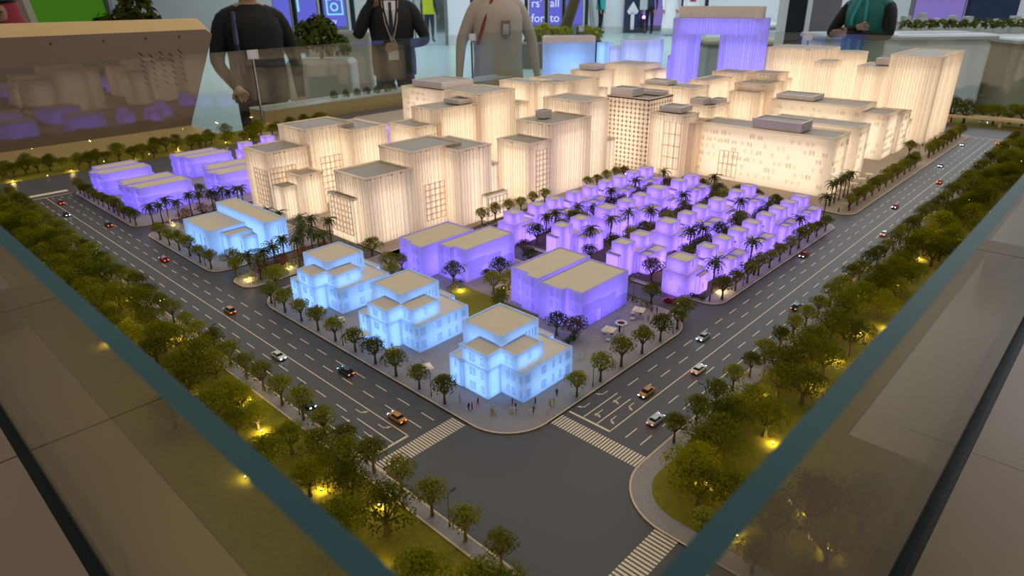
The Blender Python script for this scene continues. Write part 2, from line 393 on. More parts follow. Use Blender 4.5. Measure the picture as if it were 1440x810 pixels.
# ------------------------------------------------------------------ glowing acrylic buildings
def building(name, label, vols, mat, led, fin, roof, cat='building', group=None, style='fins', seed=1, core=.30, wins=(), lift=.30):
    rnd = random.Random(seed)
    xs = [p[0] for v in vols for p in v[0]]; ys = [p[1] for v in vols for p in v[0]]
    cx, cy = (min(xs) + max(xs)) / 2, (min(ys) + max(ys)) / 2
    t = thing(name, label, cat, W(cx, cy, .07), group=group); org = (cx, cy, .07)
    for v in vols:
        poly, z0, z1 = v[0], v[1] + .07, v[2] + .07
        opt = v[3] if len(v) > 3 else {}
        if z0 < .1: z0 = .07
        mn = min(max(p[0] for p in poly) - min(p[0] for p in poly), max(p[1] for p in poly) - min(p[1] for p in poly))
        tall = z1 > 4; pr = min(.26 if tall else .12, mn * .08); pi = inset(poly, pr); dp = .14 if tall else .07
        s = MB().prism(poly, z0, z1, False, False).ring(poly, pi, z1, z1).ring(pi, pi, z1, z1 - dp)
        ms = opt.get('mat', 'cap_grey' if opt.get('dark') else mat)
        wg = s.build(opt.get('name', 'wing'), ms, t, org=org)
        MB().prism(inset(poly, pr * 1.0), z1 - dp - .03, z1 - dp).build('roof', opt.get('roof', roof), wg, org=org)
        if not opt.get('dark'):
            d = opt.get('cd', core * mn); h = z1 - z0
            MB().prism(inset(poly, d), z0 + .04, z1 - (.02 if opt.get('joined') else max(dp + .08, min(h * lift, d * 1.3)))).build('light_core', opt.get('led', led), wg, org=org)
        st = opt.get('style', style)
        if st in ('fins', 'grid', 'mosaic') and fin:
            fmat = 'cap_grey' if opt.get('dark') else fin
            f = MB(); n = len(poly)
            for i in range(n):
                a, b = Vector(poly[i]), Vector(poly[(i + 1) % n]); d = b - a; ln = d.length
                if ln < .4: continue
                d = d / ln; nr = Vector((d.y, -d.x))
                def bar(s0, s1, q0, q1, pd):
                    p0 = a + d * s0; p1 = a + d * s1; o0 = p0 + nr * pd; o1 = p1 + nr * pd
                    f.add([(p0.x, p0.y, q0), (p1.x, p1.y, q0), (o1.x, o1.y, q0), (o0.x, o0.y, q0), (p0.x, p0.y, q1), (p1.x, p1.y, q1), (o1.x, o1.y, q1), (o0.x, o0.y, q1)],
                          [(3, 2, 6, 7), (0, 3, 7, 4), (2, 1, 5, 6), (7, 6, 5, 4), (0, 1, 2, 3)])
                if st == 'fins':
                    s0 = .08
                    while s0 < ln - .15:
                        w = rnd.choice((.09, .11, .14, .2)); q1 = z1 - .12
                        bar(s0, min(s0 + w, ln), z0, q1, rnd.choice((.02, .03, .05))); s0 += w + rnd.choice((.20, .24, .30, .40))
                    q = z0 + 1.1
                    while q < z1 - .5: bar(0, ln, q, q + .03, .02); q += rnd.choice((1.05, 2.1))
                elif st == 'grid':
                    nb = max(2, int(ln / .62))
                    for k in range(nb + 1): bar(max(0, ln * k / nb - .09), min(ln, ln * k / nb + .09), z0, z1 - .1, .05)
                    q = z0 + .2
                    while q < z1 - .2: bar(0, ln, q, q + .22, .05); q += .62
                elif st == 'mosaic':
                    q = z0 + .9
                    while q < z1 - .4:
                        s0 = rnd.uniform(.2, .7)
                        while s0 < ln - .5:
                            w = rnd.choice((.22, .3, .45)); hh = rnd.choice((.4, .5))
                            if rnd.random() < .6:
                                bar(s0, s0 + w, q, q + hh, .03)
                                if w > .4: bar(s0 - .06, s0, q - .06, q + hh + .06, .06); bar(s0 + w, s0 + w + .06, q - .06, q + hh + .06, .06)
                            s0 += w + rnd.uniform(.3, .8)
                        q += .98
            o = f.build('facade_fins', fmat, wg, org=org); o['kind'] = 'stuff'
        if z1 > 4 and opt.get('cap', True) and st != 'none':        # thicker roof slab edge
            MB().ring(inset(poly, -.05), inset(poly, -.05), z1 - .22, z1 + .01).ring(inset(poly, -.05), poly, z1 + .01, z1 + .01).ring(poly, inset(poly, -.05), z1 - .22, z1 - .22).build('roof_edge', 'fin_' + ('warm' if 'warm' in str(fin) else 'sky'), wg, org=org)
    return t, org
def B(x0, y0, x1, y1, z0, z1, **k): return (rect(x0, y0, x1, y1), z0, z1, k)
_win = {}
def window_mesh(w, h, face, mat):      # a shallow framed window, outward of a wall facing -x or -y
    key = (w, h, face, mat)
    if key not in _win:
        b = MB(); t = .03; pd = .02
        for s0, s1, q0, q1, e in ((0, w, 0, t, pd), (0, w, h - t, h, pd), (0, t, 0, h, pd), (w - t, w, 0, h, pd), (w / 2 - .012, w / 2 + .012, t, h - t, .025)):
            if face == 'y': b.obox(s0, -e, q0, s1, 0, q1, 'y')
            else: b.obox(-e, s0, q0, 0, s1, q1, 'x')
        _win[key] = b.mesh('window', mat)
    return _win[key]
def windows(t, org, lst, mat):
    for face, x, y, z, w, h in lst:
        link('window', window_mesh(w, h, face, mat), t, ((x - org[0]) * U, (y - org[1]) * U, (z - org[2] + .07) * U))
# blue corner villas: three alike
def blue_villa(dx, dy, label):
    vols = [B(5.65, 7.47, 6.86, 9.75, 0, 2.05, joined=True), ([(5.65, 7.47), (6.88, 7.47), (6.88, 6.22), (9.42, 6.22), (9.42, 7.8), (7.25, 7.8), (7.25, 9.75), (5.65, 9.75)], 2.05, 3.1, {'cd': .2}), B(5.58, 9.75, 7.3, 10.9, 0, 2.05), B(6.86, 5.58, 11.65, 11.4, 0, 2.05), B(7.25, 7.8, 10.8, 11.35, 2.05, 3.68), B(11.65, 7.6, 12.15, 11.3, 0, 2.05)]
    vols = [([(a + dx, b + dy) for a, b in v[0]], v[1], v[2], v[3]) for v in vols]
    t, org = building('corner_villa', label, vols, 'blue', 'led_blue', None, 'roof', group='blue glowing villas along the junction plaza', core=.13, lift=.3)
    L = []
    for z in (.28, 1.3, 2.3):
        for y in (7.75, 8.55, 8.85): L.append(('x', 5.65, y, z, .3 if y < 8 else .2, .5))
        for y in (6.3, 6.75) if z < 2 else (6.45, 6.85): L.append(('x', 6.86 if z < 2 else 6.88, y, z, .26, .5))
    for z in (.28, 1.3):
        L.append(('x', 5.58, 10.2, z, .22, .5)); L.append(('x', 6.86, 5.7, z, .2, .5))
        for x in (7.05, 7.3, 8.55, 8.8, 9.6, 10.3, 10.95, 11.2): L.append(('y', x, 5.58, z, .2, .55))
    L.append(('y', 8.0, 6.22, 2.4, .28, .5))
    for x in (9.5, 9.8, 10.1, 10.4): L.append(('y', x, 7.8, 2.55, .16, .6))
    windows(t, org, [(f, x + dx, y + dy, z, w, h) for f, x, y, z, w, h in L], 'fin_blue')
blue_villa(0, 0, 'pale blue glowing stepped villa nearest the junction corner')
blue_villa(-.3, 9.65, 'pale blue glowing stepped villa between two alike villas')
blue_villa(-.45, 19.05, 'pale blue glowing stepped villa beside the palm garden')
t, org = building('culture_hall', 'pale blue glowing hall with long sloping spine beside palms', [B(5.1, 44.9, 9.2, 50.8, 0, 2.55), B(8.8, 40.6, 11.0, 51.1, 0, 3.44), B(7.4, 42.6, 8.8, 44.9, 0, 1.9), B(6.2, 43.4, 8.8, 44.9, 0, 2.2)], 'blue', 'led_blue', None, 'roof', core=.15)
windows(t, org, [('y', 10.0, 40.6, 2.0, .12, .9), ('y', 10.25, 40.6, 2.0, .12, .9), ('y', 10.5, 40.6, 2.0, .12, .9), ('y', 10.0, 40.6, .5, .12, .9), ('y', 10.25, 40.6, .5, .12, .9), ('x', 7.4, 43.2, .5, .2, .9), ('x', 5.1, 46, .5, .2, 1.2), ('x', 5.1, 47, .5, .2, 1.2), ('x', 5.1, 48.5, .5, .2, 1.2)], 'fin_blue')
# violet slab blocks, two wings each
def violet_block(label, rw, lw, h, extra=()):
    (x0, y0, x1, y1), (a0, b0, a1, b1) = rw, lw
    vols = [([(x0, y0), (x1, y0), (x1, y1), (x0 - .45, y1), (x0 - .45, y0 + 1.5), (x0, y0 + 1.5)], 0, h, {}), ([(a0 - .45, b0 + .12), (a1, b0 + .12), (a1, b1), (a0, b1), (a0, b1 - 1.6), (a0 - .45, b1 - 1.6)], 0, h, {}), B(x1, y0 + .3, x1 + .3, y1, 0, h * .66), B(max(a0, x0) + .3, y1, min(a1, x1) - .3, b0 + .12, 0, h - .35, name='valley')]
    vols += list(extra)
    t, org = building('apartment_block', label, vols, 'violet', 'led_violet', None, 'roof', group='violet glowing twin-wing blocks', core=.17)
    L = []
    for z in (.3, 1.3, 2.25):
        for y in (y0 + .35, y0 + .85): L.append(('x', x0, y, z, .32, .55))
        for y in (y0 + 1.8, y0 + 2.4): L.append(('x', x0 - .45, y, z, .3, .55))
        for y in (b0 + .55, b0 + 1.1): L.append(('x', a0 - .45, y, z, .26, .5))
        L.append(('x', a0, b1 - 1.0, z, .3, .5))
    windows(t, org, L, 'fin_violet')
    for (s0, s1, q0, q1) in ((.1, 1.9, .05, .95), (.1, 2.4, 1.05, 1.9), (2.5, 4.3, .05, 1.75), (4.4, 5.9, .05, 1.15)):    # facing panels
        MB().obox(x0 + s0, y0 - .05, q0 + .07, x0 + s1, y0, q1 + .07, 'y').build('wall_panel', 'fin_violet', t, org=org)
    return t
violet_block('violet glowing twin-wing block on the plaza behind parasols', (16.9, 8.9, 22.9, 12.75), (17.2, 12.95, 23.4, 16.35), 3.0)
violet_block('violet glowing twin-wing block behind the middle blue villa', (17.3, 21.8, 23.4, 25.0), (15.6, 25.1, 21.6, 28.9), 3.0)
violet_block('violet glowing twin-wing block beside palms at the left road', (5.8, 64.5, 11.8, 67.4), (5.5, 67.5, 11.4, 70.5), 3.0)
violet_block('violet glowing twin-wing block at the far end of left road', (5.2, 75.7, 11.3, 78.6), (5.9, 78.8, 11, 81.3), 2.9)
violet_block('violet glowing twin-wing block farthest back on the left', (16.6, 76.6, 22.6, 79.0), (15.9, 79.0, 22, 81.4), 2.75)
violet_block('violet glowing twin-wing block half hidden behind the left tower', (14.9, 63.7, 20.9, 66.9), (15.6, 67.0, 21.4, 70.2), 3.0)
# violet villas
def villa(label, x, y, n, s=1.4, group='violet glowing villas', h=3.1):
    if n == 1:
        vols = [B(x - .3, y - .3, x + 2.6, y + 2.0, 0, 2.05), B(x, y, x + s, y + s, 2.05, h), B(x + s * .6, y - .7, x + 2.6, y - .3, 0, 1.75)]
        L = [('x', x - .3, y + .2, .4, .25, .5), ('x', x - .3, y + 1.1, 1.3, .25, .5), ('y', x + 1.6, y - .7, .4, .3, .5), ('y', x + 2.1, y - .7, 1.05, .3, .5), ('y', x + .9, y, 2.35, .16, .6)]
    else:
        g = 2.85
        vols = [B(x, y, x + s, y + s, 0, h), B(x + g, y, x + g + s, y + s, 2.05, h), B(x - .3, y + .45, x, y + 1.8, 0, 2.1), B(x, y + s, x + g + s, y + 1.8, 0, 2.15), B(x + s, y - .15, x + g + s + .2, y + s, 0, 2.05), B(x + s + .45, y - 1.15, x + g + .2, y - .15, 0, 1.85), B(x + g + .2, y - 1.35, x + g + s + .35, y - .15, 0, 1.95)]
        L = [('y', x + s + .05, y - .15, .5, .18, .5), ('y', x + s + .7, y - 1.15, 1.1, .3, .45), ('y', x + g + .6, y - 1.35, 1.15, .3, .45), ('y', x + g + .6, y - 1.35, .3, .3, .5), ('y', x + s + 1.0, y - 1.15, .3, .25, .5), ('y', x + .9, y, 2.35, .16, .6), ('y', x + g + .9, y, 2.35, .16, .6), ('x', x, y + .4, 1.2, .22, .5)]
    t, org = building('villa', label, vols, 'violet', 'led_villa', None, 'roof', cat='house', group=group, core=.17, lift=.2)
    windows(t, org, L, 'fin_violet')
rows = {'nearest the right road': (6.15, [(27.2, 1, 1.9), (31.2, 2, 1.4), (37.0, 2, 1.4), (42.9, 2, 1.4), (48.5, 2, 1.4)]),
        'second from the right road': (12.1, [(27.2, 2, 1.5), (34.7, 1, 1.7), (38.2, 2, 1.4), (44.4, 1, 1.4), (48.8, 2, 1.3)]),
        'third from the right road': (19.1, [(27.2, 2, 1.45), (34.5, 1, 1.8), (37.9, 2, 1.4), (44.2, 1, 1.8), (48.6, 2, 1.4)]),
        'nearest the tall towers': (25.3, [(27.1, 1, 1.45), (30.7, 2, 1.4), (36.9, 2, 1.3), (42.8, 2, 1.3), (48.4, 2, 1.3)])}
for rn, (y, lst) in rows.items():
    for i, (x, n, s) in enumerate(lst):
        villa('violet %s, %s from the junction, row %s' % ('cube villa' if n == 1 else 'cube villa pair', ordinal(i), rn), x, y, n, s)
for i, (x, y) in enumerate(((25.3, 78.6), (29.9, 80.5), (33.5, 76.0), (42.5, 66.2), (44.5, 70.8), (47.8, 74.0))):
    villa('small violet villa glimpsed behind the glowing towers, %s from the left' % ordinal(i), x, y, 1, 1.6, 'violet villas behind the towers')
# warm white towers
def tower(label, vols, style='fins', seed=1, mat='warm', led='led_warm', fin='fin_warm', roof='roof_grey', group='warm white glowing towers', name='tower'):
    t, org = building(name, label, vols, mat, led, fin, roof, group=group, style=style, seed=seed, core=.16, lift=.18)
    return t, org
_grid = {}
def grid_panel(t, org, face, x, y, z, w, h, nx, nz, mat='fin_warm'):
    key = (face, w, h, nx, nz, mat)
    if key not in _grid:
        b = MB(); e = .14
        def bx(s0, s1, q0, q1):
            if face == 'y': b.obox(s0, -e, q0, s1, 0, q1, 'y')
            else: b.obox(-e, s0, q0, 0, s1, q1, 'x')
        for i in range(nx + 1): bx(max(0, w * i / nx - .07), min(w, w * i / nx + .07), 0, h)
        for i in range(nz + 1):
            q = h * i / nz
            for j in range(nx): bx(w * j / nx + .07, w * (j + 1) / nx - .07, max(0, q - .06), min(h, q + .06))
        _grid[key] = b.mesh('window_grid', mat)
    link('window_grid', _grid[key], t, ((x - org[0]) * U, (y - org[1]) * U, z * U))
t, g = tower('warm white tower group farthest left beside the blue hall', [B(15.6, 51.9, 21.0, 57.2, 0, 7.25), B(20.6, 52.0, 27.4, 57.9, 0, 9.05), B(25.2, 49.5, 30.3, 56, 0, 8.6), B(17.6, 49.0, 20.6, 52, 0, 4.8), B(15.7, 49.8, 17.6, 51.9, 0, 3.7)], seed=2)
grid_panel(t, g, 'y', 15.7, 51.9, 3.6, 3.2, 1.9, 7, 3); grid_panel(t, g, 'y', 22.2, 52.0, 1.0, 3.2, 4.6, 5, 6); grid_panel(t, g, 'x', 15.6, 52.2, 1.0, 3.0, 4.2, 5, 7)
t, g = tower('warm white tower group rising behind the violet plaza block', [B(17.15, 35.5, 22.9, 41, 0, 6.9), B(22.9, 35.55, 29.8, 41, 0, 8.5), B(27.2, 33.2, 32.0, 40, 0, 8.25), B(16.5, 37.3, 17.15, 41.6, 0, 4.7), B(32.0, 33.6, 33.4, 38, 0, 5.9), B(30.3, 32.3, 33.6, 33.2, 0, 2.9)], seed=3)
grid_panel(t, g, 'y', 24.3, 35.55, .8, 2.8, 4.0, 4, 6); grid_panel(t, g, 'x', 16.5, 37.5, .8, 3.6, 3.6, 6, 6); grid_panel(t, g, 'y', 30.4, 32.3, .5, 3.0, 2.1, 5, 3)
t, g = tower('warm white stepped tower just behind the villa rows, with a roof hut', [B(38.4, 33.2, 42.2, 38.6, 0, 7.1), B(42.2, 33.25, 49.9, 39, 0, 8.8), B(49.9, 34.2, 55, 41.2, 0, 10.4), B(44.6, 36.6, 46.2, 37.9, 8.8, 9.7, dark=True, style='none'), B(55, 33.8, 56.2, 36, 0, 5)], seed=4)
grid_panel(t, g, 'y', 39.3, 33.2, .6, 2.6, 5.6, 4, 9)
t, g = tower('warm white stepped tower group in the second row, low left wing', [B(36, 51, 40.4, 56.8, 0, 7.2), B(39.5, 50.9, 47.4, 56.1, 0, 9.0), B(46.8, 50.4, 54.3, 57.4, 0, 10.3), B(54.3, 50.2, 57, 54, 0, 8.2), B(44.5, 51.8, 47, 55, 9.0, 9.6, dark=True, style='none')], seed=5)
grid_panel(t, g, 'y', 36.6, 51, 3.6, 3.4, 2.4, 7, 3)
t, g = tower('warm white broad block with a pale upper storey at the far left back', [B(57.4, 70.3, 66.9, 81.2, 0, 7.9), B(58.6, 71.5, 66, 79.5, 7.9, 9.0, dark=True, style='none')], 'mosaic', seed=6)
t, g = tower('warm white stepped tower behind the hut-topped tower', [B(58.6, 51.2, 62.5, 57.8, 0, 10.5), B(59.4, 47.5, 63.7, 51.2, 0, 10.6), B(63.7, 47.6, 71, 56, 0, 10.5), B(71, 48, 74, 54, 0, 8.6)], seed=7)
t, g = tower('warm white slab tower with a bright square window grid', [B(60.2, 31.4, 66.3, 38.2, 0, 9.8), B(60.6, 34.4, 63.4, 38.0, 9.8, 10.8, dark=True, style='none'), B(64, 32, 66, 37, 9.8, 10.3, dark=True, style='none')], 'grid', seed=8)
t, g = tower('warm white tower with three tall slot windows above the villas', [B(61.3, 25.1, 65.9, 31.2, 0, 7.2), B(60.4, 25.8, 63.8, 31.2, 0, 8.2), B(61.6, 27.4, 64.8, 30.6, 8.2, 8.9, dark=True, style='none')], seed=9)
grid_panel(t, g, 'x', 60.4, 26.3, 1.0, 2.6, 6.2, 3, 4)
tower('warm white wide tower in the third row with sunk roof decks', [B(75, 33, 79.8, 42.4, 0, 9.5), B(75.6, 38, 78.6, 42, 9.5, 10.1, dark=True, style='none')], seed=10)
tower('warm white tower with stacked roof boxes left of the right front block', [B(66.9, 25.75, 72.2, 29.4, 0, 8.6), B(67.2, 27.2, 69.4, 29.2, 8.6, 9.4, dark=True, style='none'), B(69, 25.9, 71.6, 27.4, 8.6, 9.2, dark=True, style='none')], seed=11)
t, g = tower('warm white right front block with grey roof storey beside the road', [B(63.6, 8.0, 68.4, 25.6, 0, 7.1), B(64.2, 12.4, 67.8, 18.6, 7.1, 8.2, dark=True, style='fins', cap=False), B(68.4, 9.2, 72.6, 22, 0, 6.4), B(72.6, 8.2, 76.8, 20, 0, 7.0), B(76.8, 8.8, 78.4, 18, 0, 5.0)], 'mosaic', seed=12)
grid_panel(t, g, 'x', 63.6, 19.6, .4, 2.6, 3.4, 4, 2)
tower('warm white patterned long block behind the right front block', [B(88.6, 13, 95.2, 26.6, 0, 7.1), B(87.8, 9.1, 93.5, 13, 0, 6.5), B(93.5, 8.8, 98.5, 13, 0, 5.9), B(98.5, 9.0, 101.0, 12.6, 0, 4.2), B(89.6, 20.5, 94, 26.4, 7.1, 7.8, dark=True, style='none')], 'mosaic', seed=13)
tower('warm white terraced tower stepping up in front of the arch', [B(90.5, 29.7, 96, 34.8, 0, 7.4), B(93, 29.5, 100, 35.2, 0, 8.5), B(98.5, 30.6, 104, 35.8, 0, 9.6), B(104, 31, 107, 35, 0, 8.2)], seed=14)
tower('warm white low tower at the foot of the violet arch', [B(88.6, 38, 97.2, 41.4, 0, 8.9), B(97.3, 36.2, 103, 41.8, 0, 9.5)], seed=15)
tower('warm white tower with a small roof box below the far blue block', [B(88, 60.8, 94, 67, 0, 9.0), B(89.4, 62.4, 93, 66, 9.0, 10.0, dark=True, style='fins', cap=False)], seed=16)
tower('warm white tower below the far lilac block', [B(99, 58.5, 107, 67, 0, 9.3), B(101, 56, 107, 58.5, 0, 8.3)], seed=17)
def wavy(x0, y0, x1, y1):       # plan with curved folds on the road side
    pts = [(x0 + .8, y1), (x0, y1 - 2.2), (x0 - .25, (y0 + y1) / 2), (x0 + .2, y0 + 1.0), (x0 + 1.5, y0)]
    n = 4; w = (x1 - x0 - 1.5) / n
    for i in range(n):
        a = x0 + 1.5 + i * w
        pts += [(a + .15, y0 + .9), (a + w * .35, y0 + .35), (a + w * .7, y0 + .1), (a + w, y0 + .3)]
    return pts + [(x1, y1)]
bt, g = tower('warm white tallest curved tower at the far end of the right road', [(wavy(102.6, 7.2, 118, 14.6), 0, 13.3, {}), (rounded(102.2, 14.6, 110, 19.3, 1.5, 4, (1, 0, 0, 1)), 0, 11.4, {}), (rect(106, 15, 109, 17.4), 11.4, 12.4, {'dark': True, 'style': 'none'})], seed=18)
tower('warm white rounded twin tower standing behind the right road blocks', [(rounded(108.6, 26.2, 117, 37, 2.6, 5, (1, 1, 0, 0)), 0, 13.1, {}), (rounded(101.6, 22.6, 107.2, 26, 1.3, 4), 0, 11.8, {}), (arc(109.2, 22.2, 2.4, 0, 2 * PI * 15 / 16, 15), 0, 13.0, {})], seed=19)
# violet arch and far blue blocks
A0 = Vector((104.1, 54.6)); A1 = Vector((107.2, 40.7)); ad = (A1 - A0).normalized(); an = Vector((-ad.y, ad.x))
if an.x < 0: an = -an
def ap(s, d): q = A0 + ad * s + an * d; return (q.x, q.y)
def aq(s0, s1, d0=0, d1=4.6): return [ap(s0, d0), ap(s1, d0), ap(s1, d1), ap(s0, d1)]
tower('tall violet arch tower with a grey crown at the back', [(aq(0, 4.4), 0, 15.1, {'cap': False}), ([ap(9.3, 0), ap(14.2, 0), ap(16.4, 1.0), ap(17.3, 2.6), ap(17.2, 4.6), ap(9.3, 4.6)], 0, 15.1, {'cap': False}), ([ap(0, 0), ap(14.2, 0), ap(16.4, 1.0), ap(17.3, 2.6), ap(17.2, 4.6), ap(0, 4.6)], 15.1, 18, {'cap': False}), (aq(.8, 16.2, .5, 4.3), 18, 20, {'dark': True, 'mat': 'cap_grey', 'cap': False, 'style': 'fins'}), (aq(-.7, 0, .3, 4), 0, 11, {'cap': False})], mat='violet', led='led_indigo', fin='fin_violet', seed=20, group='coloured towers at the back', name='arch_tower')
tower('light blue block with a grey crown at the far back', [([(108.5, 92), (114.4, 86.1), (116.7, 82.5), (121, 87), (114, 96)], 0, 11.7, {'cap': False}), ([(108.5, 92), (114.4, 86.1), (116.7, 82.5), (121, 87), (114, 96)], 11.7, 13, {'dark': True, 'mat': 'cap_grey', 'cap': False, 'style': 'fins'}), (rect(118, 80, 120.5, 83), 0, 11.6, {'cap': False})], mat='blue', led='led_blue', fin='fin_blue', seed=21, group='coloured towers at the back', name='block_tower')
tower('lilac blue wide block left of the violet arch', [B(110.8, 65.2, 118.9, 71.3, 0, 13, cap=False), B(110.6, 71.3, 114, 74.2, 0, 11.6, cap=False)], mat='sky', led='led_sky', fin='fin_sky', seed=22, group='coloured towers at the back', name='block_tower')
# ------------------------------------------------------------------ planting
def leaves(blobs, n, size, rnd, squash=1.0):
    b = MB(); tot = sum(q[3] ** 2 for q in blobs)
    for (cx, cy, cz, r) in blobs:
        for _ in range(max(4, int(n * r * r / tot))):
            while True:
                d = Vector((rnd.gauss(0, 1), rnd.gauss(0, 1), rnd.gauss(0, 1)))
                if d.length > .1: break
            d.normalize()
            if d.z < -.55: d.z *= -.5; d.normalize()
            q = Vector((cx, cy, cz)) + Vector((d.x, d.y, d.z * squash)) * r * rnd.uniform(.78, 1.05)
            nr = (d + Vector((rnd.uniform(-.7, .7), rnd.uniform(-.7, .7), rnd.uniform(-.3, .9)))).normalized()
            a = nr.cross(Vector((rnd.uniform(-1, 1), rnd.uniform(-1, 1), .3))).normalized(); c = nr.cross(a)
            s = size * rnd.uniform(.6, 1.3); e = s * rnd.uniform(.5, .9)
            b.add([q - a * s, q - c * e, q + a * s, q + c * e], [(0, 1, 2, 3)])
    return b
def tree_kind(seed, h, w, leaf, n, size=.06, umbrella=True, trunk=.36):
    rnd = random.Random(seed); blobs = []; br = MB()
    top = h * trunk; r0 = .045 * w
    br.tube([(0, 0, 0), (rnd.uniform(-.03, .03), rnd.uniform(-.03, .03), top * .6), (0, 0, top)], [r0 * 1.5, r0, r0 * .9], 6)
    k = 9
    for i in range(k):
        a = 2 * PI * i / k + rnd.uniform(-.25, .25); rr = w * .5 * rnd.uniform(.52, .78)
        z = h * (rnd.uniform(.60, .72) if umbrella else rnd.uniform(.45, .68)); x, y = rr * math.cos(a), rr * math.sin(a)
        blobs.append((x, y, z, w * rnd.uniform(.20, .26)))
        br.tube([(0, 0, top * .9), (x * .5, y * .5, (top + z) / 2), (x * .95, y * .95, z)], [r0 * .6, r0 * .4, r0 * .2], 4)
    for i in range(6):
        a = 2 * PI * i / 6 + rnd.uniform(-.4, .4); rr = w * .5 * rnd.uniform(.2, .45); blobs.append((rr * math.cos(a), rr * math.sin(a), h * rnd.uniform(.76, .84), w * rnd.uniform(.18, .23)))
    blobs.append((0, 0, h * .86, w * .2))
    return br.mesh('trunk', 'bark'), leaves(blobs, n, size, rnd).mesh('foliage', leaf)
STREET = [tree_kind(10 + i, 1.95 + .1 * i, 1.5 + .06 * i, 'leaf_street', 1100, .06) for i in range(3)]
PARK = [tree_kind(30 + i, 2.4 + .18 * i, 2.5 + .14 * i, 'leaf_park', 2000, .066, i % 2 == 0, .30) for i in range(4)]
LIGHT = [tree_kind(50 + i, 2.3 + .2 * i, 2.3 + .15 * i, 'leaf_light', 1700, .066, False, .28) for i in range(2)]
OLIVE = [tree_kind(60 + i, 1.9, 1.7, 'leaf_dark', 950, .06, True, .35) for i in range(2)]
MAUVE = [tree_kind(70 + i, 1.7, 1.6, 'leaf_mauve', 900, .06, True, .3) for i in range(2)]
PINK = [tree_kind(75, 1.6, 1.7, 'leaf_pink', 620, .055, False, .25)]
ORANGE = [tree_kind(80 + i, 1.25, 1.7, 'leaf_orange', 620, .055, False, .2) for i in range(2)]
def plant(kind, name, label, x, y, z=.07, s=1.0, group=None, cat='tree'):
    t = thing(name, label, cat, W(x, y, z), random.uniform(0, 6.28), group)
    t.scale = (s, s, s * random.uniform(.93, 1.07))
    tr, fo = random.choice(kind)
    link('trunk', tr, t); link('foliage', fo, t)
    return t
J = lambda a: random.uniform(-a, a)
# kerb rows, counted from the junction
def row(name, pts, what, kinds=None, s=1.0, group='street trees'):
    for i, (x, y) in enumerate(pts):
        plant(kinds or STREET, name, 'round street tree on %s, %s from the junction' % (what, ordinal(i)), x + J(.05), y + J(.05), s=s * random.uniform(.92, 1.08), group=group)
row('street_tree', [(3.55, 9.2 + 2.4 * k) for k in range(10)], 'the plaza kerb facing the left road')
row('street_tree', [(3.6, 41.9 + 2.4 * k) for k in range(6)], 'the kerb before the blue hall')
row('street_tree', [(3.6, 60.8 + 1.75 * k) for k in range(12)], 'the kerb before the far violet blocks', s=.95)
row('street_tree', [(9.7 + 2.42 * k, 3.6) for k in range(6)] + [(23.2, 4.0)], 'the plaza kerb facing the right road')
row('street_tree', [(28.9 + 2.25 * k, 3.6) for k in range(11)], 'the villa kerb facing the right road')
row('street_tree', [(60.2 + 1.32 * k, 4.1 + (.5 if k % 2 else 0)) for k in range(22)], 'the tower kerb of the right road', s=.95)
row('street_tree', [(94 + 1.4 * k, 4.2 + (.4 if k % 2 else 0)) for k in range(16)], 'the last kerb stretch of the right road')
row('street_tree', [(-3.3, -2.3 + 2.36 * k) for k in range(37)], 'the lawn sidewalk of the left road', s=1.02)
row('street_tree', [(9.7 + 2.36 * k, -3.35) for k in range(45)], 'the lawn sidewalk of the right road', s=1.02)
row('street_tree', [(3.9, -8.2), (3.9, -10.6), (3.9, -13.0)], 'the sidewalk below the rounded lawn')
_cnt = {}
def num(t):
    _cnt[t] = _cnt.get(t, -1) + 1; return t % ordinal(_cnt[t])
GL = 'park trees on the lawn strip of the left road'
for k in range(46):
    y = -8.5 + 2.0 * k
    for x in (-5.1, -6.9, -8.5):
        if x < -8 and (k % 7 != 0 or y > 60): continue
        if random.random() < (.14 if x > -6 else .42): continue
        kd = LIGHT if random.random() < .16 else PARK
        plant(kd, 'park_tree', num('pale yellow green park tree on the left lawn, %s from the near end' if kd is LIGHT else 'dark green bushy park tree on the left lawn, %s from the near end'), x + J(.5), y + J(.6), .05, random.uniform(.74, 1.05), GL)
GR = 'park trees on the lawn strip of the right road'
for k in range(54):
    x = 7.6 + 2.02 * k
    for y in (-5.4, -7.0, -8.5):
        if y < -8 and k % 5 != 0: continue
        if x < 9.5 or (y < -6 and x < 12.5): continue
        if random.random() < (.08 if y > -6 else .34): continue
        kd = LIGHT if random.random() < .14 or (x < 8 and y < -6) else PARK
        plant(kd, 'park_tree', num('pale yellow green park tree on the right lawn, %s from the near end' if kd is LIGHT else 'dark green bushy park tree on the right lawn, %s from the near end'), x + J(.6), y + J(.4), .1, random.uniform(.78, 1.08), GR)
for x, y, kd, lb in ((7.0, -5.9, LIGHT, 'pale yellow green tree nearest the rounded lawn corner'), (5.9, -6.9, LIGHT, 'second pale yellow green tree on the rounded lawn corner'), (6.2, -8.4, PARK, 'dark bushy tree at the foot of the rounded lawn'), (9.6, -6.0, PARK, 'dark bushy tree behind the rounded lawn corner'), (6.0, -10.4, PARK, 'dark tree seen through the right foreground glass'), (7.8, -11.6, PARK, 'second dark tree seen through the right foreground glass'), (6.4, -12.8, LIGHT, 'pale tree seen through the right foreground glass'), (9.6, -13.2, PARK, 'third dark tree seen through the right foreground glass')):
    plant(kd, 'park_tree', lb, x, y, .1, 1.1, GR)
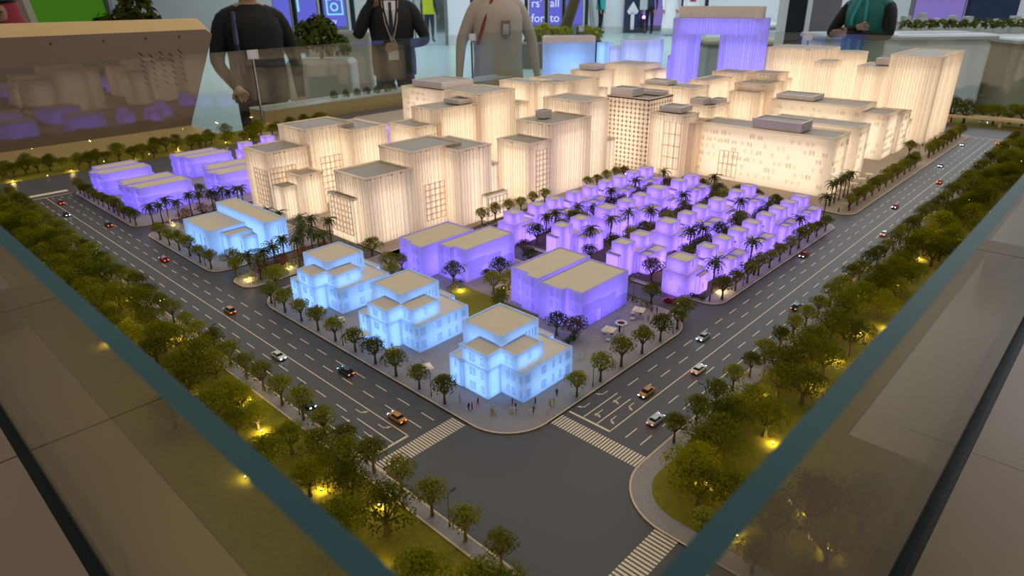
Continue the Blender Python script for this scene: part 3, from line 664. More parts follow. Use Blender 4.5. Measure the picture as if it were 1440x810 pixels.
for k in range(42):
    x = -9 + 1.5 * k; y = 95.6 + J(1.6)
    if x > 50: break
    plant(PARK, 'park_tree', num('round tree in the far left boundary row, %s from the left'), x, y, .05, random.uniform(.62, .95), 'trees along the far left boundary')
    if k % 2: plant(PARK, 'park_tree', num('round tree in the far left boundary row, %s from the left'), x + 1, y + 3.2, .05, random.uniform(.6, .9), 'trees along the far left boundary')
for k in range(14):
    plant(PARK, 'park_tree', num('round tree beyond the overpass, %s from the road'), 131 + J(3), -8 + 2.1 * k, .05, random.uniform(1.1, 1.5), 'trees beyond the overpass')
# hedges and gardens
def hedge(label, x0, y0, x1, y1, mat='leaf_dark', h=.45):
    rnd = random.Random(x0 * 7 + y0); bl = []
    n = max(2, int(max(x1 - x0, y1 - y0) / .45))
    for i in range(n + 1):
        bl.append((x0 + (x1 - x0) * i / n - (x0 + x1) / 2, y0 + (y1 - y0) * i / n - (y0 + y1) / 2, h * .45, h * .6))
    o = leaves(bl, 110 * len(bl), .05, rnd).build('hedge', mat); o.location = W((x0 + x1) / 2, (y0 + y1) / 2, .07); tag(o, label, 'hedge', 'low hedges')
hedge('dark hedge on the palm island by the left road', 4.5, 36.0, 14.8, 36.2, h=.9)
hedge('dark hedge along the back of the palm island', 4.6, 37.2, 14.8, 37.4, h=.9)
hedge('dark hedge behind the middle blue villa', 12.9, 24.6, 14.6, 27.5, h=.6)
hedge('round dark shrub bed on the small lawn', 14.8, 21.3, 16.6, 21.7, h=.6)
hedge('dark hedge beside the plaza block facing the villas', 23.6, 7.2, 23.8, 13.0, h=.5)
hedge('dark hedge at the foot of the plaza violet block', 13.4, 8.2, 15.8, 8.5, h=.45)
hedge('low hedge round the first villa by the side street', 27.6, 4.7, 27.6, 9.3, h=.4)
hedge('low hedge between the front tower and the violet villas', 26.5, 31.2, 37, 31.4, h=.45)
hedge('low hedge beside the blue villa nearest the palm garden', 4.6, 31.0, 8.0, 32.2, h=.6)
gt = 'garden trees of the villa quarter'
def garden(x, y, kd, lb, s=1.0): plant(kd, 'garden_tree', lb, x, y, .07, s, gt)
rnd = random.Random(5)
spots = []
for y, ky in ((9.6, 'first'), (16.2, 'middle'), (23.2, 'rear')):
    for k in range(14):
        x = 28.2 + 1.9 * k + rnd.uniform(-.5, .5); q = rnd.random()
        kd, nm = (OLIVE, 'dark olive') if q < .5 else (MAUVE, 'mauve brown') if q < .82 else (STREET, 'green')
        garden(x, y + rnd.uniform(-.7, .7), kd, num('%s garden tree in the %s villa garden strip, %%s along' % (nm, ky)), rnd.uniform(.9, 1.2))
for x, y, kd, lb in ((32.0, 9.4, PINK, 'magenta blossom tree beside the first villas'), (42.5, 22.5, PINK, 'rose blossom tree among the rear villas'), (34.2, 22.6, LIGHT, 'yellow green tree among the rear villas'), (55.2, 6.8, ORANGE, 'orange tree before the right front block'), (54.8, 9.6, ORANGE, 'second orange tree before the right front block')):
    garden(x, y, kd, lb, .95)
for i in range(7): garden(55.6, 8.5 + 2.3 * i, OLIVE if i % 3 else STREET, 'dark olive tree between villas and right front block, %s along' % ordinal(i), .95)
for i in range(6): garden(29.0 + 2.1 * i, 31.9, STREET, 'round tree at the foot of the front tower, %s from the left' % ordinal(i), .95)
for i in range(5): garden(47.5 + 2.0 * i, 31.6, STREET, 'round tree at the foot of the stepped tower, %s from the left' % ordinal(i), .9)
for x, y, kd, lb, s in ((15.6, 33.4, LIGHT, 'yellow green tree at the foot of the front tower', .85), (14.6, 29.4, LIGHT, 'yellow green tree behind the blue villa by the palms', .7), (15.0, 28.0, STREET, 'green tree behind the blue villa by the palms', .8), (13.6, 27.6, LIGHT, 'small yellow tree behind the middle blue villa', .6),
                        (16.1, 22.2, OLIVE, 'tall dark tree before the rear violet block', 1.15), (19.6, 20.0, OLIVE, 'dark spreading tree at the corner of the rear violet block', 1.15), (18.6, 20.6, MAUVE, 'mauve tree beside the rear violet block', .7), (17.4, 18.6, LIGHT, 'yellow tree between the two violet blocks', .8), (18.6, 18.0, LIGHT, 'second yellow tree between the two violet blocks', .75),
                        (14.8, 15.4, STREET, 'green tree on the small lawn', 1.0), (16.0, 16.2, STREET, 'second green tree on the small lawn', .9), (15.0, 9.7, OLIVE, 'dark tree between blue villa and plaza block', 1.0), (15.3, 8.3, MAUVE, 'airy tree at the corner of the plaza block', 1.2),
                        (24.4, 14.6, OLIVE, 'dark tree at the back of the plaza block', .95), (24.6, 17.4, STREET, 'green tree beside the villa street', .9), (24.0, 20.4, OLIVE, 'dark tree between rear block and villas', .9), (25.4, 22.4, MAUVE, 'mauve tree between rear block and villas', .9), (24.3, 10.2, STREET, 'green tree opposite the first villa', .95), (24.2, 7.4, STREET, 'green tree near the red car', .95),
                        (13.2, 71.8, MAUVE, 'brown shrub tree between far violet blocks', .9), (13.4, 74, ORANGE, 'rusty shrub between far violet blocks', .9), (13, 61.4, OLIVE, 'dark tree behind the blue hall', 1.0), (13.2, 66.4, OLIVE, 'dark tree beside the hidden violet block', .9), (57.4, 40.5, ORANGE, 'orange tree in the gap between towers', 1.2),
                        (5.0, 40.0, LIGHT, 'airy yellow tree at the corner of the blue hall', .85), (4.3, 38.2, STREET, 'round tree at the tip of the palm island', .95), (5.6, 33.6, LIGHT, 'yellow round tree opposite the palm island', .85), (93.0, 6.6, STREET, 'lone tall tree before the curved tower', 1.25)):
    plant(kd, 'garden_tree', lb, x, y, .07, s, 'garden trees between the blocks')
for x, y in ((6.2, 36.9), (8.2, 37.0), (10.4, 37.2), (12.6, 37.0), (8.0, 58.2), (10.2, 58.6), (12.0, 58.3)):
    plant(ORANGE, 'garden_shrub', num('rusty orange shrub under the palms of the ' + ('traffic island' if y < 50 else 'street behind the blue hall') + ', %s along'), x, y, .07, 1.1, 'rusty shrubs under the palms', 'shrub')
def palm_kind(seed, h):
    rnd = random.Random(seed); tr = MB(); fr = MB()
    tr.tube([(0, 0, 0), (.02, .01, h * .5), (0, 0, h)], [.07, .05, .055], 6)
    n = 24
    for i in range(n):
        a = 2 * PI * i / n * 2.4 + rnd.uniform(-.2, .2); el = .95 - 1.5 * (i / n); ln = rnd.uniform(.82, 1.0)
        c, s = math.cos(a), math.sin(a); px, pz = 0, h; prev = None; e = el
        pts = []
        for k in range(6):
            pts.append((px, pz)); px += ln / 5 * math.cos(e); pz += ln / 5 * math.sin(e); e -= .30
        for k in range(5):
            (x0, z0), (x1, z1) = pts[k], pts[k + 1]; w0 = .17 * (1 - k / 6); w1 = w0 * .35
            for sd in (-1, 1):
                fr.add([(x0 * c, x0 * s, z0), (x1 * c, x1 * s, z1), (x1 * c - sd * w1 * s, x1 * s + sd * w1 * c, z1 - .03), ((x0 + x1) / 2 * c - sd * w0 * s, (x0 + x1) / 2 * s + sd * w0 * c, (z0 + z1) / 2 - .05)], [(0, 1, 2, 3)])
    return tr.mesh('trunk', 'bark'), fr.mesh('fronds', 'palm')
PALM = [palm_kind(3, 1.75), palm_kind(4, 2.05), palm_kind(5, 2.3)]
def palm(x, y, label, k=None):
    t = thing('palm_tree', label, 'palm', W(x, y, .07), random.uniform(0, 6), 'miniature palm trees'); t.scale = (1.2, 1.2, 1.2)
    tr, fo = PALM[k] if k is not None else random.choice(PALM)
    link('trunk', tr, t); link('fronds', fo, t)
for i, (x, y) in enumerate(((5.2, 37.4), (5.4, 36.0), (6.6, 37.3), (7.0, 36.0), (8.6, 37.3), (9.4, 36.2), (10.6, 37.6), (11.8, 36.4), (12.4, 38.9), (13.0, 37.4))): palm(x, y, 'palm on the traffic island, %s from the left road' % ordinal(i))
for i, (x, y) in enumerate(((12.6, 41.0), (14.0, 41.4), (13.3, 46.6), (13.0, 48.6), (13.9, 43.4), (15.0, 39.6))): palm(x, y, 'palm between the blue hall and the towers, %s from the island' % ordinal(i))
for i, (x, y) in enumerate(((4.6, 58.4), (5.5, 58.0), (6.4, 58.7), (7.3, 58.0), (9.0, 58.8), (9.9, 58.2), (11.6, 59.0), (12.6, 58.2), (13.6, 58.8), (14.4, 58.2), (15.2, 59.0))): palm(x, y, 'palm in the row behind the blue hall, %s from the left road' % ordinal(i))
vp = [(29.6, 4.9), (30.4, 7.8), (30.3, 18.2), (36.3, 4.8), (47.5, 4.9), (47.8, 8.4), (36.6, 9.8), (35.4, 10.4), (42.6, 9.2), (29.6, 23.2), (31.2, 23.4), (33.0, 22.4), (36.0, 24.2), (41.6, 23.9), (36.2, 17.9), (33.4, 18.0), (40.0, 17.6), (47.0, 24.2), (46.2, 17.4), (43.4, 15.8), (53.6, 24.4), (54.4, 18.0), (52.8, 17.0), (47.2, 11.2), (54.6, 5.0)]
for i, (x, y) in enumerate(vp): palm(x, y, 'palm among the violet villas, %s counted from the junction' % ordinal(sorted(range(len(vp)), key=lambda q: sum(vp[q])).index(i)))
for i in range(5): palm(60.5 + 1.5 * i, 6.4, 'palm before the right front block, %s along the road' % ordinal(i), 2)
# ------------------------------------------------------------------ garden spotlights
spot_me = MB().lathe([(.045, 0), (.05, .05), (.035, .1)], 8).mesh('housing', 'metal')
lens_me = MB().lathe([(.012, .085), (.05, .115), (.05, .135), (.012, .16)], 8).mesh('lens', 'spot')
pl = bpy.data.lights.new('bulb', 'POINT'); pl.energy = .06; pl.color = (1, .72, .22); pl.shadow_soft_size = .004
def spotlight(x, y, label, z=.07, lamp=True):
    t = thing('garden_spotlight', label, 'spotlight', W(x, y, z), 0, 'yellow garden spotlights')
    link('housing', spot_me, t); link('lens', lens_me, t)
    if lamp: link('bulb', pl, t, (0, 0, .26 * U))
random.seed(21)
for k in range(24): spotlight(-6.0 + J(2.2), -6 + 3.6 * k + J(.8), 'small yellow spotlight on the left lawn, %s from the near end' % ordinal(k), .05, k < 14)
for x, y in ((5.4, -9.2), (7.4, -12.6), (9.0, -11.0)): spotlight(x, y, num('yellow spotlight behind the right foreground glass, %s from the road'), .1)
for k in range(26): spotlight(8.5 + 4.1 * k + J(1), -6.3 + J(2.0), 'small yellow spotlight on the right lawn, %s from the near end' % ordinal(k), .1, k < 14)
for k in range(16): spotlight(-8 + 3.8 * k + J(.8), 95 + J(2), 'small yellow spotlight in the far boundary trees, %s from the left' % ordinal(k), .05, k % 2 == 0)
for x, y, lb in ((4.7, 36.9, 'yellow spotlight at the tip of the palm island'), (8.6, 36.7, 'yellow spotlight in the palm island hedge'), (15.7, 20.9, 'yellow spotlight beside the small lawn shrub'), (30.3, 4.4, 'yellow spotlight at the first villa palm'), (30.8, 9.6, 'yellow spotlight under the magenta tree'), (6.6, 58.4, 'yellow spotlight behind the blue hall'), (13.0, 46.9, 'yellow spotlight under the hall palms'), (18.4, 18.4, 'yellow spotlight under the yellow trees'), (37.6, 16.6, 'yellow spotlight in the middle villa garden'), (46, 9.8, 'yellow spotlight in the first villa garden')):
    spotlight(x, y, lb)
# ------------------------------------------------------------------ cars
def car_body(cab0, cab1, h):
    b = MB(); sec = [(-.66, .13, .20, .20), (-.64, .09, .27, .24), (-.45, .08, .30, .26), (.0, .08, .30, .265), (.42, .08, .28, .26), (.62, .09, .25, .235), (.66, .13, .2, .2)]
    vs = []
    for x, zb, zt, w in sec: vs += [(x, -w, zb), (x, -w * 1.02, zb + .09), (x, -w * .93, zt), (x, w * .93, zt), (x, w * 1.02, zb + .09), (x, w, zb)]
    n = len(sec); fs = [(i * 6 + k, i * 6 + (k + 1) % 6, (i + 1) * 6 + (k + 1) % 6, (i + 1) * 6 + k) for i in range(n - 1) for k in range(6)]
    fs += [tuple(range(5, -1, -1)), tuple(range((n - 1) * 6, n * 6))]
    b.add(vs, fs)
    b.add([(cab0 + .16, -.18, h), (cab1 - .16, -.18, h), (cab1 - .16, .18, h), (cab0 + .16, .18, h), (cab0 + .18, -.17, h - .03), (cab1 - .18, -.17, h - .03), (cab1 - .18, .17, h - .03), (cab0 + .18, .17, h - .03)], [(0, 1, 2, 3), (4, 7, 6, 5), (0, 4, 5, 1), (1, 5, 6, 2), (2, 6, 7, 3), (3, 7, 4, 0)])
    return b
def car_glass(cab0, cab1, h):
    return MB().add([(cab0, -.235, .27), (cab1, -.235, .27), (cab1, .235, .27), (cab0, .235, .27), (cab0 + .17, -.175, h - .01), (cab1 - .17, -.175, h - .01), (cab1 - .17, .175, h - .01), (cab0 + .17, .175, h - .01)], [(0, 1, 5, 4), (1, 2, 6, 5), (2, 3, 7, 6), (3, 0, 4, 7), (4, 5, 6, 7)])
CARS = {'sedan': (-.48, .32, .42), 'taxi': (-.46, .34, .45), 'suv': (-.62, .30, .50)}
CM = {k: (car_body(*v), car_glass(*v).mesh('cabin_glass', plain('car_glass_' + k, (.015, .02, .025), .1))) for k, v in CARS.items()}
wheel_me = MB().add(*(lambda n: ([(.085 * math.cos(2 * PI * k / n), s, .085 * math.sin(2 * PI * k / n)) for s in (-.03, .03) for k in range(n)], [(k, (k + 1) % n, n + (k + 1) % n, n + k) for k in range(n)] + [tuple(range(n - 1, -1, -1)), tuple(range(n, 2 * n))]))(10)).mesh('wheel', 'gap')
hl_me = MB().box(-.012, -.045, -.025, .012, .045, .025).mesh('headlight', 'head'); tl_me = MB().box(-.012, -.05, -.025, .012, .05, .025).mesh('taillight', 'tail')
PAINT = {n: plain('car_' + n, c, .25, .2, .03) for n, c in dict(white=(.75, .75, .74), grey=(.16, .22, .26), gold=(.48, .24, .05), red=(.42, .02, .02), dark=(.02, .025, .03), silver=(.42, .48, .55), teal=(.05, .13, .16), orange=(.55, .16, .03)).items()}
_bm = {}
def car(x, y, rz, paint, kind, label):
    t = thing('car', label, 'car', W(x, y, .0), rz, 'miniature cars on the roads')
    if (kind, paint) not in _bm: _bm[(kind, paint)] = CM[kind][0].mesh('body', PAINT[paint])
    link('body', _bm[(kind, paint)], t); link('cabin_glass', CM[kind][1], t)
    for a in (-.42, .42):
        for b in (-.23, .23): link('wheel', wheel_me, t, (a * U, b * U, .085 * U))
    for b in (-.17, .17):
        link('headlight', hl_me, t, (.655 * U, b * U, .2 * U)); link('taillight', tl_me, t, (-.655 * U, b * U, .21 * U))
N, S, E_, W_ = PI / 2, -PI / 2, 0, PI
for q in ((-.5, 22.2, S, 'white', 'sedan', 'white sedan with lit headlights before the blue villas'), (1.5, 16.9, N, 'teal', 'suv', 'dark teal car passing the middle blue villa'), (.55, 10.1, N, 'gold', 'taxi', 'gold taxi near the zebra crossing of the left road'), (.55, 31.9, N, 'gold', 'suv', 'gold car halfway up the left road'), (1.5, 47.6, N, 'red', 'sedan', 'red car passing the blue hall'),
          (1.5, 63.2, N, 'teal', 'suv', 'dark car passing the far violet blocks'), (-.5, 71, S, 'dark', 'sedan', 'black car with headlights at the far end of left road'), (.5, 77, N, 'red', 'sedan', 'red car at the far end of the left road'), (-2.3, 15.4, S, 'dark', 'sedan', 'black car half hidden by kerb trees near the junction'), (-2.4, 38.6, S, 'dark', 'sedan', 'black car half hidden by trees on the left road'), (-2.2, 55, S, 'white', 'sedan', 'white car half hidden by trees on the left road'), (-2.4, 79.5, S, 'white', 'sedan', 'white car with headlights at the far left corner'),
          (10.75, -1.45, E_, 'silver', 'sedan', 'silver blue car nearest the right zebra crossing'), (12.9, .55, W_, 'gold', 'taxi', 'gold taxi with headlights nearing the right stop line'), (17.6, -.5, E_, 'white', 'sedan', 'white car with red tail lights on the right road'), (21.9, 1.5, W_, 'silver', 'sedan', 'silver car with bright headlights on the right road'), (25.7, 6.4, S, 'red', 'sedan', 'red car waiting in the villa side street'),
          (43, 2.45, W_, 'red', 'sedan', 'red car with headlights along the villa kerb'), (31.4, -1.5, E_, 'dark', 'sedan', 'black car half hidden by trees on the right road'), (54.3, -1.3, E_, 'white', 'sedan', 'white car with tail lights behind the lawn trees'), (65, .6, W_, 'red', 'sedan', 'dark red car with headlights before the right front block'), (80, -.5, E_, 'orange', 'taxi', 'orange car driving away on the right road'),
          (89.6, 1.6, W_, 'silver', 'sedan', 'silver car with headlights near the curved tower'), (107, 2.5, W_, 'white', 'sedan', 'white car with headlights at the far end of right road'), (111.5, -1.5, E_, 'red', 'sedan', 'red car farthest along the right road'), (97, -2.3, E_, 'dark', 'sedan', 'dark car behind trees far along the right road'), (55.6, 6.0, N, 'silver', 'sedan', 'silver car in the lane beside the right front block'), (130.5, 4, S, 'white', 'sedan', 'white car beyond the overpass'), (57.2, 33, S, 'silver', 'suv', 'silver car in the gap between the towers')):
    car(*q)
# ------------------------------------------------------------------ street lamps, figurines, parasols
lamp_pole = MB().tube([(0, 0, 0), (0, 0, .3)], .035, 6).tube([(0, 0, .3), (0, 0, 1.75), (.06, 0, 1.95), (.3, 0, 2.05)], [.022, .016, .014, .012], 5).mesh('pole', 'metal')
lamp_head = MB().box(.22, -.06, 2.02, .5, .06, 2.07).mesh('lamp_head', 'metal')
def lamp(x, y, rz, label):
    t = thing('street_lamp', label, 'street lamp', W(x, y, .07), rz, 'miniature street lamps'); link('pole', lamp_pole, t); link('lamp_head', lamp_head, t)
for i, y in enumerate((1.2, 14.8, 26.4, 39.0, 51.5, 64)): lamp(-3.2, y, 0, 'dark street lamp on the left lawn sidewalk, %s from the junction' % ordinal(i))
for i, x in enumerate((13.2, 26.2, 38.4, 51.6, 64)): lamp(x, -3.2, PI / 2, 'dark street lamp on the right lawn sidewalk, %s from the junction' % ordinal(i))
for i, y in enumerate((10.4, 20.2, 30.0, 43)): lamp(3.5, y, PI, 'dark street lamp on the kerb before the blue buildings, %s from the junction' % ordinal(i))
for i, x in enumerate((11.2, 21.0, 32.4, 44)): lamp(x, 3.5, -PI / 2, 'dark street lamp on the inner kerb of right road, %s from junction' % ordinal(i))
lamp(24.0, 9.0, 0, 'lit street lamp beside the plaza block and first villa')
def fig_mesh(cloth, robe):
    b = MB(); w = .085 if robe else .065
    b.lathe([(w * (1.0 if robe else .55), 0), (w * .9, .2), (w * .75, .27), (w, .37), (w * .8, .41), (.028, .425), (.025, .44)], 10, sy=.75)
    b.tube([(.08, 0, .39), (.105, -.01, .28), (.09, -.04, .2)], [.024, .02, .016], 5); b.tube([(-.08, 0, .39), (-.105, -.01, .28), (-.09, -.04, .2)], [.024, .02, .016], 5)
    b.cur = 1; b.lathe([(.018, .43), (.036, .455), (.04, .48), (.03, .51), (.01, .52)], 8)
    return b.mesh('person', [cloth, 'skin' if cloth != 'black' else 'black'])
FIG = {'white': fig_mesh('whitecloth', True), 'black': fig_mesh('black', True), 'red': fig_mesh('red', False), 'beige': fig_mesh('thobe', True), 'blue': fig_mesh('navy', False), 'yellow': fig_mesh('yellow', False)}
FN = {'white': 'white robe', 'black': 'black robe', 'red': 'red clothes', 'beige': 'beige robe', 'blue': 'dark blue clothes', 'yellow': 'yellow vest'}
def fig(x, y, c, where):
    o = link('person', FIG[c], None, W(x, y, .07), random.uniform(0, 6)); o.scale = (1, 1, random.uniform(.95, 1.12)); tag(o, 'tiny standing figurine in %s %s' % (FN[c], where), 'figurine', 'tiny figurines')
for x, y, c, w in ((4.3, 8.6, 'beige', 'by the last kerb tree'), (4.1, 7.6, 'blue', 'by the left zebra crossing'), (4.25, 7.45, 'red', 'by the left zebra crossing'), (4.9, 7.6, 'red', 'in front of the corner villa'), (4.7, 6.2, 'beige', 'on the corner plaza'), (4.9, 6.15, 'white', 'on the corner plaza'), (5.6, 5.5, 'white', 'at the centre of the corner plaza'), (5.75, 5.3, 'white', 'next to the black figure'), (5.95, 5.4, 'black', 'on the corner plaza'), (6.3, 6.0, 'red', 'under the corner villa'),
                   (6.3, 4.4, 'white', 'near the right kerb'), (6.5, 4.45, 'blue', 'near the right kerb'), (7.3, 5.0, 'blue', 'beside the corner villa'), (7.9, 4.0, 'yellow', 'by the right zebra crossing'), (7.8, 4.2, 'beige', 'by the right zebra crossing'), (7.1, 3.8, 'white', 'at the right kerb'), (8.9, 4.6, 'blue', 'beside the first right kerb tree'),
                   (13.4, 6.4, 'white', 'between corner villa and plaza'), (13.7, 6.2, 'white', 'left of the parasols'), (18.6, 6.6, 'black', 'beside the near parasol'), (18.9, 6.4, 'white', 'beside the near parasol'), (18.8, 8.0, 'white', 'behind the near parasol'), (20.4, 8.0, 'white', 'at the violet wall'), (21.6, 6.0, 'beige', 'beyond the far parasol'), (22.0, 5.8, 'white', 'beyond the far parasol'), (23.0, 6.6, 'red', 'near the red car'), (23.3, 6.3, 'blue', 'near the red car'),
                   (17.0, 4.4, 'white', 'between right kerb trees'), (13.0, 4.3, 'white', 'behind the second right kerb tree'), (23.6, 3.9, 'yellow', 'at the plaza kerb end'), (27.9, 4.2, 'black', 'at the villa corner kerb'), (31.2, 4.4, 'black', 'on the villa sidewalk'), (35.4, 3.9, 'black', 'on the villa sidewalk farther on'), (5.4, 15.0, 'white', 'by the kerb parasol'), (5.6, 17.2, 'blue', 'between the blue villas'), (5.4, 24.0, 'blue', 'between the two left blue villas'), (5.2, 23.2, 'white', 'at the kerb parasol'),
                   (15.6, 31.6, 'blue', 'at the foot of the front tower'), (58.9, 4.8, 'black', 'at the tower street corner'), (58.7, 5.2, 'white', 'at the tower street corner'), (56.6, 28.0, 'black', 'behind the villas')):
    fig(x, y, c, w)
for i in range(16): fig(79 + 2.1 * i, 6.2 + J(.8), random.choice(('black', 'white', 'beige')), 'along the tower promenade, %s from the junction' % ordinal(i))
def parasol(x, y, rz, label):
    t = thing('parasol', label, 'parasol', W(x, y, .07), rz, 'cream parasols on the plaza')
    MB().tube([(.55, .0, 0), (.55, 0, .82), (.45, 0, .9), (.0, 0, .84)], .016, 5).box(.43, -.1, 0, .67, .1, .03).build('pole', 'bark', t)
    MB().add([(-.45, -.45, .66), (.45, -.45, .66), (.45, .45, .66), (-.45, .45, .66), (0, 0, .84), (-.45, -.45, .64), (.45, -.45, .64), (.45, .45, .64), (-.45, .45, .64)], [(0, 1, 4), (1, 2, 4), (2, 3, 4), (3, 0, 4), (0, 5, 6, 1), (1, 6, 7, 2), (2, 7, 8, 3), (3, 8, 5, 0), (5, 8, 7, 6)]).build('canopy', 'marking', t)
parasol(17.4, 6.7, .2, 'cream parasol on the plaza nearer the corner villa'); parasol(21.6, 6.9, .3, 'cream parasol on the plaza nearer the side street')
for i, y in enumerate((12.6, 16.0, 19.6, 22.8, 25.6)): parasol(4.9, y, 1.2, 'cream parasol by the kerb of the blue villas, %s from junction' % ordinal(i))
for i in range(6): parasol(61.0 + 3.0 * i, 6.9, .4, 'cream parasol before the right front block, %s along' % ordinal(i))
pod = MB().lathe([(.08, 0), (.17, .06), (.19, .15), (.16, .17), (.08, .11), (.02, .1)], 12).mesh('seat_pod', 'whitecloth')
for x, y, lb in ((16.9, 6.4, 'white round seat pod under the near parasol'), (17.7, 7.3, 'white round seat pod behind the near parasol'), (20.9, 7.0, 'white round seat pod under the far parasol'), (21.7, 7.5, 'white round seat pod behind the far parasol')):
    tag(link('seat_pod', pod, None, W(x, y, .07)), lb, 'seat', 'seat pods')
t = thing('round_planter', 'white round planter bench with brown soil between the parasols', 'planter', W(19.7, 7.2, .07))
MB().lathe([(.42, 0), (.48, .05), (.48, .14), (.3, .14), (.28, .1)], 20).build('rim', 'whitecloth', t); MB().lathe([(.28, .02), (.28, .11), (.02, .13)], 14).build('soil', 'leaf_orange', t)
# overpass at the far right
t = thing('overpass', 'beige road overpass at the far right end of the model', 'bridge', W(128, 5, 0))
MB().box(-1.1, -14.5, 1.15, 1.1, 24, 1.4).build('deck', 'kerb', t); MB().box(-1.1, -14.5, 1.4, -1.0, 24, 1.6).box(1.0, -14.5, 1.4, 1.1, 24, 1.6).build('parapet', 'kerb', t)
for y in (-12, -4, 4, 12, 20): MB().box(-.5, y - .25, 0, .5, y + .25, 1.15).build('pier', 'kerb', t)
# ------------------------------------------------------------------ glass barriers
def pane(label, x0, y0, x1, y1, z0, z1, group='glass barrier panes round the model'):
    cx, cy = (x0 + x1) / 2, (y0 + y1) / 2; t = thing('glass_barrier', label, 'glass pane', W(cx, cy, z0), 0, group)
    b = MB(); hx, hy, h = (x1 - x0) / 2, (y1 - y0) / 2, z1 - z0
    v = [(-hx, -hy, 0), (hx, -hy, 0), (hx, hy, 0), (-hx, hy, 0), (-hx, -hy, h), (hx, -hy, h), (hx, hy, h), (-hx, hy, h)]
    long_x = hx > hy
    b.add(v, [(0, 1, 5, 4), (2, 3, 7, 6)] if long_x else [(1, 2, 6, 5), (3, 0, 4, 7)]); b.build('glass_sheet', 'glass', t)
    e = MB(); e.add(v, [(4, 5, 6, 7), (0, 3, 2, 1)] + ([(1, 2, 6, 5), (3, 0, 4, 7)] if long_x else [(0, 1, 5, 4), (2, 3, 7, 6)])); e.build('polished_edge', 'glass_edge', t)
    return t
pane('clear glass pane with teal edge in the left foreground', -15.62, -15.6, -15.2, 62, -.88, 16.8)
pane('clear glass pane with teal edge in the right foreground', -15.1, -15.37, 92, -14.95, -.88, 16.9)
GT = 13.9
for i, (a, b) in enumerate(((-15, 42.0), (42.4, 97.5), (97.9, 139.9))):
    pane('thin clear glass pane along the far side, %s from the left' % ordinal(i), a, 104.95, b, 105.2, 0, GT)
pane('thin clear glass pane closing the far right side', 140.1, 42, 140.35, 104.9, 0, GT); pane('thin clear glass pane at the far right end', 140.1, -6, 140.35, 41.6, 0, GT)
def post(x, y, rz, label):
    t = thing('glass_post', label, 'post', W(x, y, 0), rz, 'slim steel glass posts')
    MB().box(-.09, -.25, .6, .09, .25, GT - 1.3).build('post', 'steel', t)
    MB().box(-1.05, -.42, GT - 1.5, 1.05, -.2, GT + .05).build('clamp_plate', 'white', t)
    for sx in (-.75, .75):
        for sz in (-1.2, -.25): MB().lathe([(.12, 0), (.12, .06)], 8).build('screw', 'metal', t).location = (sx * U, -.44 * U, (GT + sz) * U)
    MB().box(-1.2, -.6, 0, 1.2, .6, .7).build('foot', 'tan', t)
post(42.2, 105.1, 0, 'slim glass post with square clamp before the dark suit'); post(97.7, 105.1, 0, 'slim glass post with square clamp before the ivory robe'); post(140, 105.1, 0, 'slim glass post at the far corner'); post(140.2, 41.8, PI / 2 * 3, 'slim glass post on the far right side')
# ------------------------------------------------------------------ the hall behind the model
def hthing(name, label, cat, r, f, z=0, rz=0, group=None): return thing(name, label, cat, hall(r, f, z), HROT + rz, group)
def hbox(x0, y0, z0, x1, y1, z1): return MB().box(x0, y0, z0, x1, y1, z1)
def rbox(x0, y0, z0, x1, y1, z1, r=.03):
    me = hbox(x0, y0, z0, x1, y1, z1)
    b = MB(); p = rounded(x0, y0, x1, y1, r, 3); b.prism(p, z0, z1 - r); q = inset(p, r); b.ring(p, q, z1 - r, z1); b.add([(x, y, z1) for x, y in q], [tuple(range(len(q)))])
    return b
# display kiosk seen from behind, standing on the tan ledge beyond the far glass
t = thing('display_kiosk', 'broad taupe back of a display desk with slotted vents and tan top', 'kiosk', W(10, 118, 0))
q = [(-42, 0), (23.8, 0), (31.2, 16.2), (30.2, 17.2), (-42, 17.7)]
b = MB(); n = len(q)
b.add([(x, 0, z) for x, z in q] + [(x, 3.2, z) for x, z in q], [tuple(range(n)), tuple(range(2 * n - 1, n - 1, -1))]); b.build('back_panel', 'taupe', t)
b = MB(); q2 = [(-42, 0), (23.8, 0), (31.0, 17.4), (29.6, 19.1), (-42, 19.8)]; b.add([(x, 0, z) for x, z in q] + [(x, 1.6, z) for x, z in q2] + [(x, 3.2, z) for x, z in q2], [(i, n + i, n + (i + 1) % n, (i + 1) % n) for i in range(n)] + [(n + i, 2 * n + i, 2 * n + (i + 1) % n, n + (i + 1) % n) for i in range(n)]); b.build('rim', 'tan', t)
b = MB()
for cx in (-13.5, 21.0):
    for i in range(5):
        for j in range(6):
            x = cx + i * 1.75 - 3.5; z = 13.6 - j * 1.05 - (i % 2) * .5; sg = 1 if cx < 0 else -1
            b.add([(x - .38, -.03, z - .3 * sg), (x - .26, -.03, z - .38 * sg), (x + .38, -.03, z + .3 * sg), (x + .26, -.03, z + .38 * sg)], [(0, 1, 2, 3), (3, 2, 1, 0)])
o = b.build('vent_slots', 'gap', t); o['kind'] = 'stuff'
for x in (-11, -3.5, 4, 12, 19, 25): MB().box(x - .14, -.08, 16.0, x + .14, 0, 16.3).build('screw', 'metal', t)
